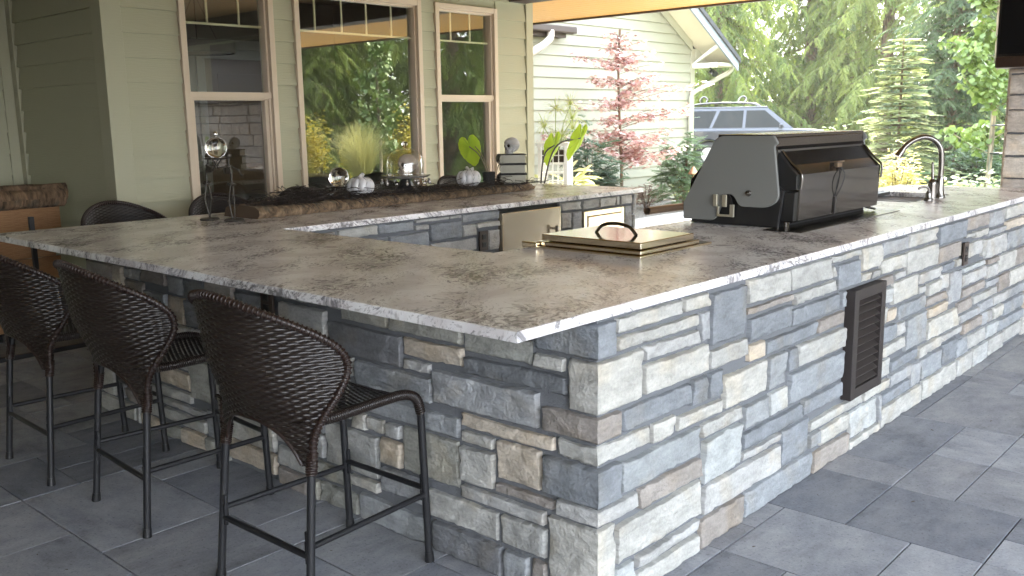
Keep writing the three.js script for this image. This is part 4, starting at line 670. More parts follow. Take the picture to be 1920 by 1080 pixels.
{ // cloche on its pedestal stand
  const p = [1.935, LT + .003, -2.955];
  const t = thing('cake_stand', 'pewter cake stand with flared foot and hanging glass drops', 'cake stand', p);
  const g = new THREE.CylinderGeometry(.026, .105, .088, 8, 6); { const q = g.attributes.position; for (let i = 0; i < q.count; i++) { const k = (q.getY(i) + .044) / .088, f = lerp(1, .78, Math.sin(k * PI)); q.setX(i, q.getX(i) * f); q.setZ(i, q.getZ(i) * f); } g.computeVertexNormals(); g.translate(0, .044, 0); }
  mesh('foot', g, M(.07, .07, .075, .35, { metalness: .6 }), t);
  const plate = new THREE.CylinderGeometry(.155, .13, .016, 72, 1); { const q = plate.attributes.position; for (let i = 0; i < q.count; i++) { const a = Math.atan2(q.getZ(i), q.getX(i)), r = Math.hypot(q.getX(i), q.getZ(i)); if (r > .1) { const f = 1 + .045 * Math.cos(a * 14); q.setX(i, q.getX(i) * f); q.setZ(i, q.getZ(i) * f); } } plate.computeVertexNormals(); plate.translate(0, .098, 0); }
  mesh('plate', plate, M(.42, .40, .38, .25, { metalness: .5 }), t);
  for (let k = 0; k < 14; k++) { const a = k / 14 * 2 * PI; mesh('glass_drop', [ball(.0065, Math.cos(a) * .152, .078, Math.sin(a) * .152, [1, 1, 1], 8), ball(.0105, Math.cos(a) * .152, .060, Math.sin(a) * .152, [1, 1.3, 1], 10)], k % 3 ? P(.5, .48, .46, .1, { metalness: .6 }) : clearGlass, t); }
  const c = thing('glass_cloche', 'clear glass dome with knob covering a skull on the cake stand', 'cloche', [p[0], p[1] + .107, p[2]]);
  mesh('dome', lathe([[.118, .001], [.120, .006], [.117, .012], [.119, .07], [.110, .108], [.088, .140], [.055, .160], [.02, .168], [.001, .169]], 48), P(1, 1, 1, 0, { transmission: 1, thickness: 0, ior: 1.8 }), c);
  mesh('knob', lathe([[.001, .167], [.010, .169], [.008, .176], [.018, .186], [.020, .196], [.013, .207], [.001, .210]], 20), clearGlass, c);
  skull([p[0] + .012, p[1] + .1075, p[2] + .01], .110, 2.95, 'pale ivory skull under the glass dome', M(.36, .315, .265, .6));
}
{ // books and skull
  const p = [2.86, LT + .002, -2.875];
  [['bottom book of the black stack', 0, .03, 0], ['middle book of the black stack', .069, -.05, .004], ['top book of the black stack beneath the skull', .138, .02, -.004]].forEach(([lab, y, a, d], i) => {
    const t = thing('black_book', 'thick black book with cream pages, ' + lab, 'book', [p[0] + d, p[1] + y, p[2]], -.74 + a), w = .185, dd = .15, h = .068;
    mesh('cover', [rbox(w, .006, dd, .002, 0, .003, 0), rbox(w, .006, dd, .002, 0, h - .003, 0), xf(new THREE.CylinderGeometry(h / 2 - .001, h / 2 - .001, dd, 20, 1, true, PI, PI), [-w / 2 + .004, h / 2, 0], [PI / 2, 0, 0], [.55, 1, 1])], M(.022, .022, .022, .55, { side: THREE.DoubleSide }), t);
    mesh('pages', [rbox(w - .02, h - .013, dd - .012, .004, .0, h / 2, 0), xf(new THREE.CylinderGeometry(h / 2 - .007, h / 2 - .007, dd - .012, 16), [-w / 2 + .012, h / 2, 0], [PI / 2, 0, 0], [.5, 1, 1])], M(.45, .44, .37, .9, { bumpMap: grainBump, bumpScale: .001 }), t);
  });
  skull([p[0] - .005, p[1] + .207, p[2]], .096, 2.95, 'small grey stone skull sitting on the book stack', M(.48, .47, .46, .8, { bumpMap: fineBump, bumpScale: .002 }));
}
{ // lattice cup holding a cut leaf
  const p = [2.60, LT + .003, -2.86], t = thing('lattice_cup', 'black lattice cup holding a green leaf beside the books', 'cup', p), g = [];
  for (let k = 0; k < 16; k++) for (const s of [-1, 1]) { const pt = []; for (let q = 0; q <= 6; q++) { const a = k / 16 * 2 * PI + s * q * .16; const r = .034 + q * .0014; pt.push([Math.cos(a) * r, q * .0148, Math.sin(a) * r]); } g.push(tube(pt, .0028, 8, 5)); }
  for (const [y, r] of [[.0, .034], [.089, .0425]]) g.push(xf(new THREE.TorusGeometry(r, .0035, 6, 28), [0, y + .003, 0], [PI / 2, 0, 0]));
  mesh('lattice', g, mat.black, t); mesh('liner', lathe([[.001, .002], [.031, .002], [.038, .088], [.036, .088]], 24), M(.03, .026, .024, .4), t);
}
// ---------------------------------------------------------------- leaves
function bigLeaf(Hh, W, seed) {
  const T = [[0, .07], [16, .30], [40, .42], [75, .46], [110, .47], [140, .52], [160, .60], [180, .70]], na = 48, nr = 7, pos = [0, 0, 0], idx = [], R = rng(seed);
  for (let r = 1; r <= nr; r++) for (let a = 0; a < na; a++) { const th = a / na * 360, d = th > 180 ? 360 - th : th, rr = table(T, d) * r / nr * (1 + .02 * Math.sin(a * 2.3 + seed)), t = th * PI / 180; pos.push(Math.sin(t) * rr * W / .94, Math.cos(t) * rr * Hh, -.10 * Hh * (r / nr) ** 2 + .018 * Hh * Math.cos(a * .785) * r / nr); }
  for (let a = 0; a < na; a++) { const b = (a + 1) % na; idx.push(0, 1 + b, 1 + a); for (let r = 0; r < nr - 1; r++) { const o = 1 + r * na, p = o + na; idx.push(o + a, o + b, p + a, o + b, p + b, p + a); } }
  const g = geo(pos, idx), vein = [];
  for (const d of [180, 140, 220, 105, 255, 65, 295, 28, 332]) { const t = d * PI / 180, dd = d > 180 ? 360 - d : d, l = table(T, dd) * .92; vein.push(tube([[0, 0, -.002], [Math.sin(t) * l * .5 * W / .94, Math.cos(t) * l * .5 * Hh, -.026 * Hh - .002], [Math.sin(t) * l * W / .94, Math.cos(t) * l * Hh, -.085 * Hh - .002]], .0022 * Hh / .2, 8, 5)); }
  return [g, merge(vein)];
}
const earMat = leafMat(.42, .58, .045, .5), earVein = M(.22, .33, .05, .7);
function elephantLeaf(parent, p, look, tilt, Hh, W, seed) {
  const [g, v] = bigLeaf(Hh, W, seed), o = mesh('leaf', g, earMat, parent); o.position.set(...p); o.lookAt(...look); o.rotateX(tilt[0]); o.rotateZ(tilt[1]);
  mesh('vein', v, earVein, o); return o;
}
{
  const p = [2.60, LT, -2.86], t = thing('cut_leaf', 'bright yellow green elephant ear leaf leaning out of the black cup', 'leaf', p);
  const at = (l, y) => [l * .668, y, l * .744];
  const q = at(-.128, .268), q2 = at(-.088, .285);
  elephantLeaf(t, q, [-4, .2, 3], [.15, .25], .215, .150, 1); elephantLeaf(t, [q2[0], q2[1], q2[2] - .02], [-1, .5, 4], [.2, -.5], .13, .085, 4);
  mesh('stem', [tube([at(.0, .02), at(-.02, .12), at(-.07, .22), q], .0042, 24, 7), tube([at(.008, .02), at(-.01, .12), at(-.05, .22), [q2[0], q2[1], q2[2] - .02]], .0035, 24, 7)], M(.16, .13, .07, .5), t);
}
function inst(name, g, m, list, parent, colors) {
  const im = new THREE.InstancedMesh(g, m, list.length); list.forEach((q, i) => { im.setMatrixAt(i, q); if (colors) im.setColorAt(i, colors[i]); });
  im.name = name; im.castShadow = im.receiveShadow = true; im.userData.kind = 'stuff'; parent.add(im); return im;
}
function diamonds(list) {                                                // [[p, dir, width vector, length, width, fold]]
  const pos = [], idx = []; for (const [p, d, w, l, wd, lift = 0] of list) { const o = pos.length / 3; const up = [d[1] * w[2] - d[2] * w[1], d[2] * w[0] - d[0] * w[2], d[0] * w[1] - d[1] * w[0]]; pos.push(...p); for (const s of [-1, 1]) pos.push(...[0, 1, 2].map(k => p[k] + d[k] * l * .45 + w[k] * s * wd / 2 + up[k] * lift)); pos.push(...[0, 1, 2].map(k => p[k] + d[k] * l)); idx.push(o, o + 1, o + 3, o, o + 3, o + 2); }
  return geo(pos, idx);
}
const nv = (x, y, z) => { const l = Math.hypot(x, y, z) || 1; return [x / l, y / l, z / l]; };
// a spray of needles or scales along +x, about one unit long
function sprayGeo(seed, n, llen, lw, droop, hang) {
  const R = rng(seed), L = [];
  for (let i = 0; i < n; i++) {
    const s = (i + .5) / n, y = -droop * s * s, taper = Math.sin(Math.min(1, s * 1.15 + .12) * PI * .86) * .8 + .25;
    for (const sz of [-1, 1]) { const a = .75 + R() * .5, d = nv(Math.cos(a), -hang * (.5 + R()) - droop * s, sz * Math.sin(a)); L.push([[s, y, 0], d, nv(-d[2], (R() - .5) * .7, d[0]), llen * taper * (.7 + R() * .6), lw * (.8 + R() * .5), lw * .12]); }
  }
  L.push([[.9, -droop * .8, 0], nv(1, -droop - hang * .5, 0), [0, 0, 1], llen, lw]);
  return diamonds(L);
}
const sprayA = [sprayGeo(1, 13, .34, .075, .35, .55), sprayGeo(2, 13, .30, .07, .5, .8)], sprayB = sprayGeo(5, 16, .30, .085, .08, .05);
const tint = (R, a, b) => rgb(...mix3(a, b, R()));
function conifer(name, label, cat, x, z, Hh, rad, o) {
  const t = thing(name, label, cat, [x, o.y0 ?? -.06, z], 0, o.group), R = rng(o.seed);
  mesh('trunk', uvw(rod([0, 0, 0], [0, Hh * .97, 0], o.tr ?? Hh * .018, .015, 10), 1), mat.bark, t);
  const lists = [[], []], cols = [[], []], br = []; let k = 0;
  for (let h = o.from ?? .5; h < Math.min(Hh, o.to ?? Hh) - .05; h += o.step * (.8 + R() * .4)) {
    const f = h / Hh, L = rad * Math.pow(1 - f, o.pow ?? .8) * (.75 + R() * .5) + .08, nb = o.nb;
    for (let b = 0; b < nb; b++) {
      const az = (b + R() * .8) / nb * 2 * PI + k * 1.3, l = L * (.7 + R() * .45), lift = o.lift + (R() - .5) * .25, pts = [];
      for (let q = 0; q <= 4; q++) { const s = q / 4; pts.push(V(Math.cos(az) * l * s, h + l * (lift * s - o.droop * s * s), Math.sin(az) * l * s)); }
      if (o.wood !== false && l > .25) br.push(rod(pts[0], pts[2], .012 + l * .006, .008, 5, true), rod(pts[2], pts[4], .008, .003, 4, true));
      const c = new THREE.CatmullRomCurve3(pts), ns = Math.max(2, Math.round(l / o.gap));
      for (let q = 0; q < ns; q++) for (const side of q === ns - 1 ? [0] : [-1, 1]) {
        const s = clamp(.12 + .86 * (q + R() * .6) / ns, 0, .99), p = c.getPoint(s), a2 = az + side * (.7 + R() * .5), size = o.size * (1.1 - .5 * s) * (.7 + R() * .6) * (side ? 1 : 1.1);
        eul.set((R() - .5) * .7, -a2, o.pitch * (.5 + R()) , 'YXZ'); const w = R() < .5 ? 0 : 1;
        lists[w].push(new THREE.Matrix4().compose(p, new THREE.Quaternion().setFromEuler(eul), V(size, size, size * (.8 + R() * .4)))); cols[w].push(tint(R, o.c0, o.c1));
      }
    }
    k++;
  }
  eul.order = 'XYZ';
  if (br.length) mesh('branches', br, mat.bark, t);
  const m = P(1, 1, 1, .9, { transmission: o.trans ?? .3, thickness: 0, side: THREE.DoubleSide, specularIntensity: .4 });
  if (o.spray) inst('crown', o.spray, m, [...lists[0], ...lists[1]], t, [...cols[0], ...cols[1]]); else lists.forEach((l, i) => inst('crown', sprayA[i], m, l, t, cols[i]));
  return t;
}
const cedar = { step: .30, nb: 5, lift: .12, droop: .55, gap: .30, size: .62, pitch: -.55, c0: [.09, .145, .03], c1: [.27, .32, .055], trans: .5, to: 8.5, from: .6 };
const cg = 'tall cedars beyond the driveway';
conifer('cedar_tree', 'tall drooping cedar beside the garage corner behind the blue car', 'tree', 28.2, -15.6, 15, 4.0, { ...cedar, seed: 1, group: cg });
conifer('cedar_tree', 'tall dark cedar rising above the bonnet of the blue car', 'tree', 32.4, -14.2, 17, 4.4, { ...cedar, seed: 2, group: cg });
conifer('cedar_tree', 'tall cedar with visible trunk directly behind the small pale fir', 'tree', 31.5, -11.0, 16, 4.2, { ...cedar, seed: 3, from: 1.6, c0: [.12, .17, .035], c1: [.30, .34, .08], group: cg });
conifer('cedar_tree', 'dense dark cedar between the small pale fir and the staked aspen', 'tree', 24.2, -6.5, 8.5, 2.5, { ...cedar, seed: 4, step: .2, nb: 6, size: .5, lift: .3, droop: .35, pitch: -.15, c0: [.045, .085, .03], c1: [.12, .17, .06], from: .3 });
conifer('cedar_tree', 'distant cedar behind the staked aspen', 'tree', 36.5, -8.3, 15, 4.2, { ...cedar, seed: 5, group: cg });
for (const [x, z, s] of [[40, -22, 6], [43, -17.5, 7], [45, -12.2, 8], [44, -7, 9], [33, -22, 10], [42, -2, 11], [38, -27, 12]]) conifer('cedar_tree', 'far background cedar standing in the row behind the driveway trees', 'tree', x, z, 16, 5, { ...cedar, step: .5, gap: .42, size: .9, seed: s, wood: false, c0: [.05, .10, .03], c1: [.16, .23, .06], group: 'far cedars at the back of the garden' });
conifer('noble_fir', 'small pale yellow green fir with tiered flat branches on the lawn', 'tree', 18.6, -5.85, 3.15, 1.02, { seed: 21, step: .125, nb: 7, lift: .22, droop: .30, gap: .085, size: .27, pitch: .05, pow: .75, spray: sprayB, from: .12, tr: .045, trans: .5, c0: [.30, .34, .12], c1: [.48, .50, .22] });

// ---------------------------------------------------------------- broad-leaved trees and shrubs
const leafGeo = (L, W, fold = .12) => geo([0, 0, 0, L * .35, L * fold * .6, W * .5, L * .75, L * fold * .3, W * .36, L, -L * .08, 0, L * .75, L * fold * .3, -W * .36, L * .35, L * fold * .6, -W * .5, L * .5, -L * .02, 0], [0, 1, 6, 1, 2, 6, 2, 3, 6, 3, 4, 6, 4, 5, 6, 5, 0, 6]);
const mapleLeaf = (() => { const pos = [0, 0, 0], idx = []; const tips = [[0, 1], [.62, .86], [-.62, .86], [1.2, .58], [-1.2, .58]]; const L = []; for (const [a, l] of tips) L.push([[0, 0, 0], nv(Math.cos(a), -.18, Math.sin(a)), nv(-Math.sin(a), 0, Math.cos(a)), l, .26, .02]); return diamonds(L); })();
function rnd3(R) { let v; do v = [R() * 2 - 1, R() * 2 - 1, R() * 2 - 1]; while (v[0] ** 2 + v[1] ** 2 + v[2] ** 2 > 1); return v; }
function leafAt(p, az, pitch, roll, s) { return new THREE.Matrix4().compose(V(...p), new THREE.Quaternion().setFromEuler(new THREE.Euler(roll, -az, pitch, 'YXZ')), V(s, s, s)); }
function shrub(name, label, cat, p, r, n, g, size, c0, c1, o = {}) {
  const t = thing(name, label, cat, p, 0, o.group), R = rng(o.seed ?? Math.round(p[0] * 97 + p[2] * 31)), L = [], C = [], st = [], clumps = [];
  for (let k = 0; k < (o.stems ?? 12); k++) { const v = rnd3(R), q = [v[0] * r[0] * .8, r[1] * (.35 + .65 * Math.abs(v[1])), v[2] * r[2] * .8]; clumps.push(q); st.push(tube([[v[0] * .05, 0, v[2] * .05], [q[0] * .5, q[1] * .55, q[2] * .5], q], .006, 8, 5)); }
  for (let i = 0; i < n; i++) {
    const c = clumps[(R() * clumps.length) | 0], v = rnd3(R), sp = o.spread ?? .30, low = R() * .5;
    const q = [c[0] * (1 - low * .5) + v[0] * sp * r[0], Math.max(.03, c[1] * (1 - low) + v[1] * sp * r[1]), c[2] * (1 - low * .5) + v[2] * sp * r[2]];
    L.push(leafAt(q, Math.atan2(q[2], q[0]) + (R() - .5) * 2.2, (R() - .35) * .9, (R() - .5) * 1.1, size * (.6 + R() * .7))); C.push(tint(R, c0, c1));
  }
  mesh('stem', st, mat.bark, t); inst('foliage', g, P(1, 1, 1, .85, { transmission: o.trans ?? .45, thickness: 0, side: THREE.DoubleSide, specularIntensity: .6 }), L, t, C); return t;
}
{ // red laceleaf maple in front of the garage
  const base = [9.32, -.02, -6.55], t = thing('japanese_maple', 'slender red leaved Japanese maple with tiered branches before the garage wall', 'tree', base), R = rng(14), L = [], C = [], wood = [];
  const ax = y => V(.03 * Math.sin(y * 2.1), y, .02 * Math.cos(y * 1.7)), rd = [.668, .744];
  wood.push(tube([0, .5, 1, 1.5, 2.0, 2.4, 2.7].map(ax), .017, 40, 8), tube([0, .6, 1.2].map(ax), .026, 20, 8));
  // tiers: height, reach along the wall to either side
  for (const [y, l, r, n, d] of [[2.66, -.16, .13, 90, .1], [2.50, -.22, .28, 150, .14], [2.34, -.62, .40, 330, .3], [2.22, -.30, .45, 240, .25], [2.02, -.42, .52, 360, .3], [1.86, -.15, 1.02, 330, .3], [1.70, -.54, .30, 300, .3], [1.52, .30, 1.02, 240, .26], [1.46, -.45, .25, 200, .3], [1.26, -.92, .62, 560, .36], [1.12, -1.02, .70, 620, .38], [.98, -.30, .66, 420, .36], [.86, -.12, .70, 260, .36]]) {
    const arms = []; for (let k = 0; k < 7; k++) { const u = 1.12 * lerp(l, r, (k + .5) / 7 + (R() - .5) * .1), e = ax(y - .10 - Math.abs(u) * .12), end = V(e.x + rd[0] * u + (R() - .5) * d, y + (R() - .5) * .09 + u * .05, e.z + rd[1] * u + (R() - .5) * d * 1.6); arms.push([e, end]); wood.push(tube([e, e.clone().lerp(end, .5).add(V(0, .035, 0)), end], .0035, 8, 5)); }
    for (let i = 0; i < n * .8; i++) { const [e, q] = arms[(R() * 7) | 0], p = e.clone().lerp(q, .35 + R() * .72); const s = .045 + R() * .036; L.push(leafAt([p.x + (R() - .5) * .17, p.y + (R() - .5) * .10, p.z + (R() - .5) * .2], R() * 6.28, -.15 - R() * .5, (R() - .5) * .9, s)); C.push(rgb(...mix3(mix3([.30, .08, .085], [.66, .32, .25], R()), [.90, .74, .66], R()))); }
  }
  mesh('trunk', wood, M(.26, .17, .12, .8, { map: barkMap }), t);
  inst('crown', mapleLeaf, P(1, 1, 1, .6, { transmission: .42, thickness: 0, side: THREE.DoubleSide, specularIntensity: .8 }), L, t, C);
}
const pinnate = diamonds((() => { const L = []; for (let k = 0; k < 6; k++) for (const s of [-1, 1]) { const a = .95; L.push([[.12 + k * .15, -.05 * k * k * .12, 0], nv(Math.cos(a), -.25, s * Math.sin(a)), nv(-s * Math.sin(a), .2, Math.cos(a)), .34, .13, .012]); } L.push([[.98, -.16, 0], nv(1, -.3, 0), [0, 0, 1], .3, .13]); return L; })());
shrub('nandina_shrub', 'green nandina shrub left of the maple trunk beyond the counter', 'shrub', [8.3, -.02, -6.35], [.46, 1.28, .4], 900, pinnate, .16, [.05, .10, .05], [.12, .19, .10], { stems: 15, seed: 31 });
shrub('nandina_shrub', 'tall nandina shrub with pale sunlit fronds between maple and blue car', 'shrub', [10.85, -.02, -6.42], [.42, 1.32, .4], 800, pinnate, .17, [.08, .15, .05], [.20, .28, .12], { stems: 13, seed: 32 });
shrub('gold_shrub', 'low golden yellow shrub on the gravel beside the grill', 'shrub', [11.7, -.02, -6.8], [.34, .5, .34], 700, leafGeo(1, .3), .075, [.32, .34, .04], [.5, .48, .08], { seed: 33 });
shrub('heather', 'low pink tinged heather clump on the gravel before the garage wall', 'shrub', [10.7, -.02, -7.0], [.34, .40, .3], 700, leafGeo(1, .22), .06, [.30, .14, .13], [.42, .30, .20], { seed: 34 });
shrub('sedge_clump', 'pale yellow variegated clump beneath the elephant ear leaves', 'plant', [6.1, 0, -5.0], [.36, .86, .3], 420, leafGeo(1, .12), .30, [.42, .44, .16], [.62, .60, .34], { seed: 35, stems: 9 });
shrub('gold_shrub', 'large blurred yellow blossom shrub beyond the sink', 'shrub', [11.35, -.05, -3.25], [.62, .96, .55], 1700, leafGeo(1, .42), .095, [.42, .38, .10], [.68, .60, .28], { seed: 36, stems: 20 });
shrub('hydrangea', 'low white flowered hydrangea bush at the foot of the staked aspen', 'shrub', [11.1, -.05, -2.15], [.55, .74, .5], 1300, leafGeo(1, .6), .085, [.30, .36, .10], [.74, .74, .52], { seed: 37, stems: 18 });
shrub('garden_shrub', 'dark green low bush on the lawn behind the tap', 'shrub', [19.6, -.06, -4.6], [1.3, .75, .8], 1300, leafGeo(1, .45), .16, [.035, .075, .02], [.09, .14, .04], { seed: 38, stems: 18 });
shrub('garden_shrub', 'dull green bush between the blue car bonnet and the pale fir', 'shrub', [21.5, -.06, -8.3], [1.3, 1.15, .9], 1500, leafGeo(1, .45), .16, [.08, .13, .03], [.22, .26, .07], { seed: 39, stems: 18 });
function aspen(name, label, p, Hh, w, from, seed, n, c0, c1, size = .085) {
  const t = thing(name, label, 'tree', p), R = rng(seed), L = [], C = [], wood = [tube([[0, 0, 0], [.02, Hh * .3, .01], [-.02, Hh * .65, 0], [.02, Hh, .01]], .038, 30, 9)];
  const arms = []; for (let k = 0; k < 46; k++) { const y = lerp(from, Hh, Math.pow(R(), .9)), a = R() * 6.28, l = w * (.45 + R() * .6) * (1 - .45 * (y - from) / (Hh - from)); const e = V(0, y - l * .5, 0), q = V(Math.cos(a) * l, y + .05, Math.sin(a) * l); arms.push([e, q]); wood.push(tube([e, e.clone().lerp(q, .5).add(V(0, -.03, 0)), q], .008, 6, 5)); }
  for (let i = 0; i < n; i++) { const [e, q] = arms[(R() * arms.length) | 0], v = rnd3(R), c = e.clone().lerp(q, .3 + R() * .75); L.push(leafAt([c.x + v[0] * .14, c.y + v[1] * .14, c.z + v[2] * .14], R() * 6.28, -.4 - R() * .8, (R() - .5) * 1.4, size * (.7 + R() * .6))); C.push(tint(R, c0, c1)); }
  mesh('trunk', wood, M(.46, .42, .34, .85, { map: barkMap }), t); inst('crown', leafGeo(1, .95, .05), P(1, 1, 1, .5, { transmission: .42, thickness: 0, side: THREE.DoubleSide, specularIntensity: .8 }), L, t, C); return t;
}
aspen('aspen_tree', 'slim young aspen with round leaves tied to a stake near the fireplace', [13.38, -.05, -2.62], 5.2, .78, .95, 41, 4200, [.15, .23, .05], [.32, .40, .11], .095);
{ const s = thing('tree_stake', 'pale wooden stake beside the slim young aspen', 'stake', [13.52, -.05, -2.40]); mesh('post', uvw(rbox(.075, 1.72, .075, .006, 0, .86, 0)), M(.62, .50, .36, .8, { map: woodFace }), s); mesh('tie', [xf(new THREE.TorusGeometry(.13, .012, 6, 20), [-.07, 1.28, -.11], [PI / 2, 0, .9], [1, 1.5, 1]), xf(new THREE.TorusGeometry(.13, .012, 6, 20), [-.07, .86, -.11], [PI / 2, 0, .9], [1, 1.5, 1])], mat.black, s); }
// potted plants by the house corner
{
  const t = thing('lattice_planter', 'white lattice planter standing at the house corner', 'planter', [5.34, 0, -4.52], .5), g = [], w = .135;
  for (const a of [0, 1, 2, 3]) { for (let k = 0; k < 5; k++) g.push(xf(rbox(.010, 1.1, .008, .002, -w + .02 + k * (w - .02) / 2, .57, w), [0, 0, 0], [0, a * PI / 2, 0])); for (let k = 0; k < 12; k++) g.push(xf(rbox(2 * w - .01, .010, .006, .002, 0, .08 + k * .09, w - .004), [0, 0, 0], [0, a * PI / 2, 0])); g.push(xf(rbox(.035, 1.16, .035, .004, w, .58, w), [0, 0, 0], [0, a * PI / 2, 0])); }
  mesh('lattice', g, M(.78, .78, .74, .5), t); mesh('rim', [0, 1, 2, 3].map(a => xf(rbox(2 * w + .06, .035, .05, .004, 0, 1.175, w), [0, 0, 0], [0, a * PI / 2, 0])), M(.78, .78, .74, .5), t); mesh('soil', span(-w + .02, w - .02, 1.0, 1.12, -w + .02, w - .02), mat.soil, t);
  const p = thing('papyrus_plant', 'pale papyrus with feathery round heads growing from the lattice planter', 'plant', [5.34, 1.12, -4.52]), R = rng(51), st = [], L = [];
  for (const [x, y, z] of [[-.05, .40, .05], [.10, .44, .12], [-.12, .22, -.04], [.03, .30, .2], [.16, .20, .1], [-.02, .12, .1]]) {
    st.push(tube([[x * .2, 0, z * .2], [x * .5, y * .55, z * .5], [x, y, z]], .004, 10, 5));
    for (let k = 0; k < 85; k++) { const a = R() * 6.28, e = .2 + R() * 1.0, l = .11 + R() * .10, pts = []; for (let q = 0; q <= 3; q++) { const s = q / 3; pts.push([x + Math.cos(a) * Math.cos(e) * l * s, y + Math.sin(e) * l * s - .10 * s * s * Math.cos(e), z + Math.sin(a) * Math.cos(e) * l * s]); } for (let q = 0; q < 3; q++) { const u = pts[q], v = pts[q + 1], d = [v[0] - u[0], v[1] - u[1], v[2] - u[2]], ln = Math.hypot(...d); L.push([u, nv(...d), nv(-d[2], .3 * d[0], d[0]), ln * 1.35, .0055]); } }
  }
  mesh('stem', st, M(.30, .38, .12, .7), p); const h = mesh('foliage', diamonds(L), leafMat(.55, .62, .25, .5), p); h.userData.kind = 'stuff';
  const e = thing('elephant_ear', 'potted elephant ear with two hanging yellow green leaves past the books', 'plant', [4.30, 0, -3.86]);
  mesh('pot', lathe([[.001, .0], [.13, 0], [.17, .42], [.185, .44], [.185, .47], [.165, .47], [.16, .44], [.001, .43]], 28), M(.10, .09, .085, .5), e);
  elephantLeaf(e, [.10, 1.20, .10], [3.0, .9, 3.5], [.5, .15], .34, .17, 2); elephantLeaf(e, [.27, 1.26, .26], [3.2, .9, 3.0], [.45, -.1], .36, .16, 3);
  mesh('stem', [[.10, 1.20, .10], [.27, 1.26, .26]].map(q => tube([[0, .43, 0], [q[0] * .1, .8, q[2] * .1], [q[0] * .45, q[1] - .06, q[2] * .45], q], .0075, 24, 7)), M(.06, .05, .045, .5), e);
}
{ const l = thing('path_light', 'small copper mushroom path light standing before the nandina', 'path light', [10.3, -.01, -5.9]); mesh('stake', rod([0, 0, 0], [0, .56, 0], .012, .012, 10), M(.35, .20, .12, .4, { metalness: .8 }), l); mesh('cap', lathe([[.001, .70], [.02, .69], [.075, .60], [.08, .585], [.03, .60], [.001, .60]], 24), M(.42, .22, .12, .35, { metalness: .8 }), l); }
// ---------------------------------------------------------------- the garden that the windows mirror
{
  const t = thing('ornamental_grass', 'tall arching ornamental grass beyond the fireplace, mirrored in the wide window', 'ornamental grass', [10.7, -.05, 5.0]), R = rng(61), L = [], C = [];
  for (let k = 0; k < 1500; k++) { const a = R() * 6.28, l = .8 + R() * .75, f = .15 + R() * .75; let p = V((R() - .5) * .2, 0, (R() - .5) * .2); for (let q = 0; q < 5; q++) { const s = q / 5, d = nv(Math.cos(a) * f * (.25 + s * 1.2), 1 - s * s * f * 1.1, Math.sin(a) * f * (.25 + s * 1.2)); L.push([[p.x, p.y, p.z], d, nv(-d[2], 0, d[0]), l / 5 * 1.3, .012 * (1.1 - s * .7)]); p = p.clone().add(V(...d).multiplyScalar(l / 5)); } }
  const m = mesh('blades', diamonds(L), leafMat(.46, .44, .17, .45), t); m.userData.kind = 'stuff';
  shrub('gold_shrub', 'yellow shrub mirrored in the wide window beside the tall grass', 'shrub', [11.6, -.05, 7.6], [.9, 1.7, .8], 1500, leafGeo(1, .45), .11, [.42, .36, .03], [.6, .5, .06], { seed: 62 });
  shrub('gold_shrub', 'yellow shrub mirrored at the edge of the wide window frame', 'shrub', [13.0, -.05, 6.2], [.8, 1.7, .7], 1500, leafGeo(1, .45), .11, [.42, .36, .03], [.6, .5, .06], { seed: 63 });
  aspen('aspen_tree', 'leafy aspen mirrored in the wide window above the grass', [11.9, -.05, 5.8], 4.0, .55, .9, 64, 1500, [.13, .22, .05], [.30, .38, .12], .11);
  const gr = { ...cedar, step: .36, gap: .36, group: 'cedars of the side garden' };
  [[14, 19, 81], [20, 17, 82], [26.5, 14.5, 83], [32, 10.5, 84], [8.5, 20, 85]].forEach(([x, z, s]) => conifer('cedar_tree', 'large cedar at the far edge of the side garden, mirrored in the windows', 'tree', x, z, 16, 5.5, { ...gr, step: .5, gap: .4, size: 1.0, wood: false, seed: s, to: 13 }));
  [[13, 10.8, 71], [17, 8.6, 72], [21.5, 6, 74], [16, 14, 75], [22, 11, 76], [10.6, 14.5, 73], [27, 8, 77]].forEach(([x, z, s]) => conifer('cedar_tree', 'tall cedar of the side garden, mirrored in the windows', 'tree', x, z, 14, 3.8, { ...gr, seed: s }));
}
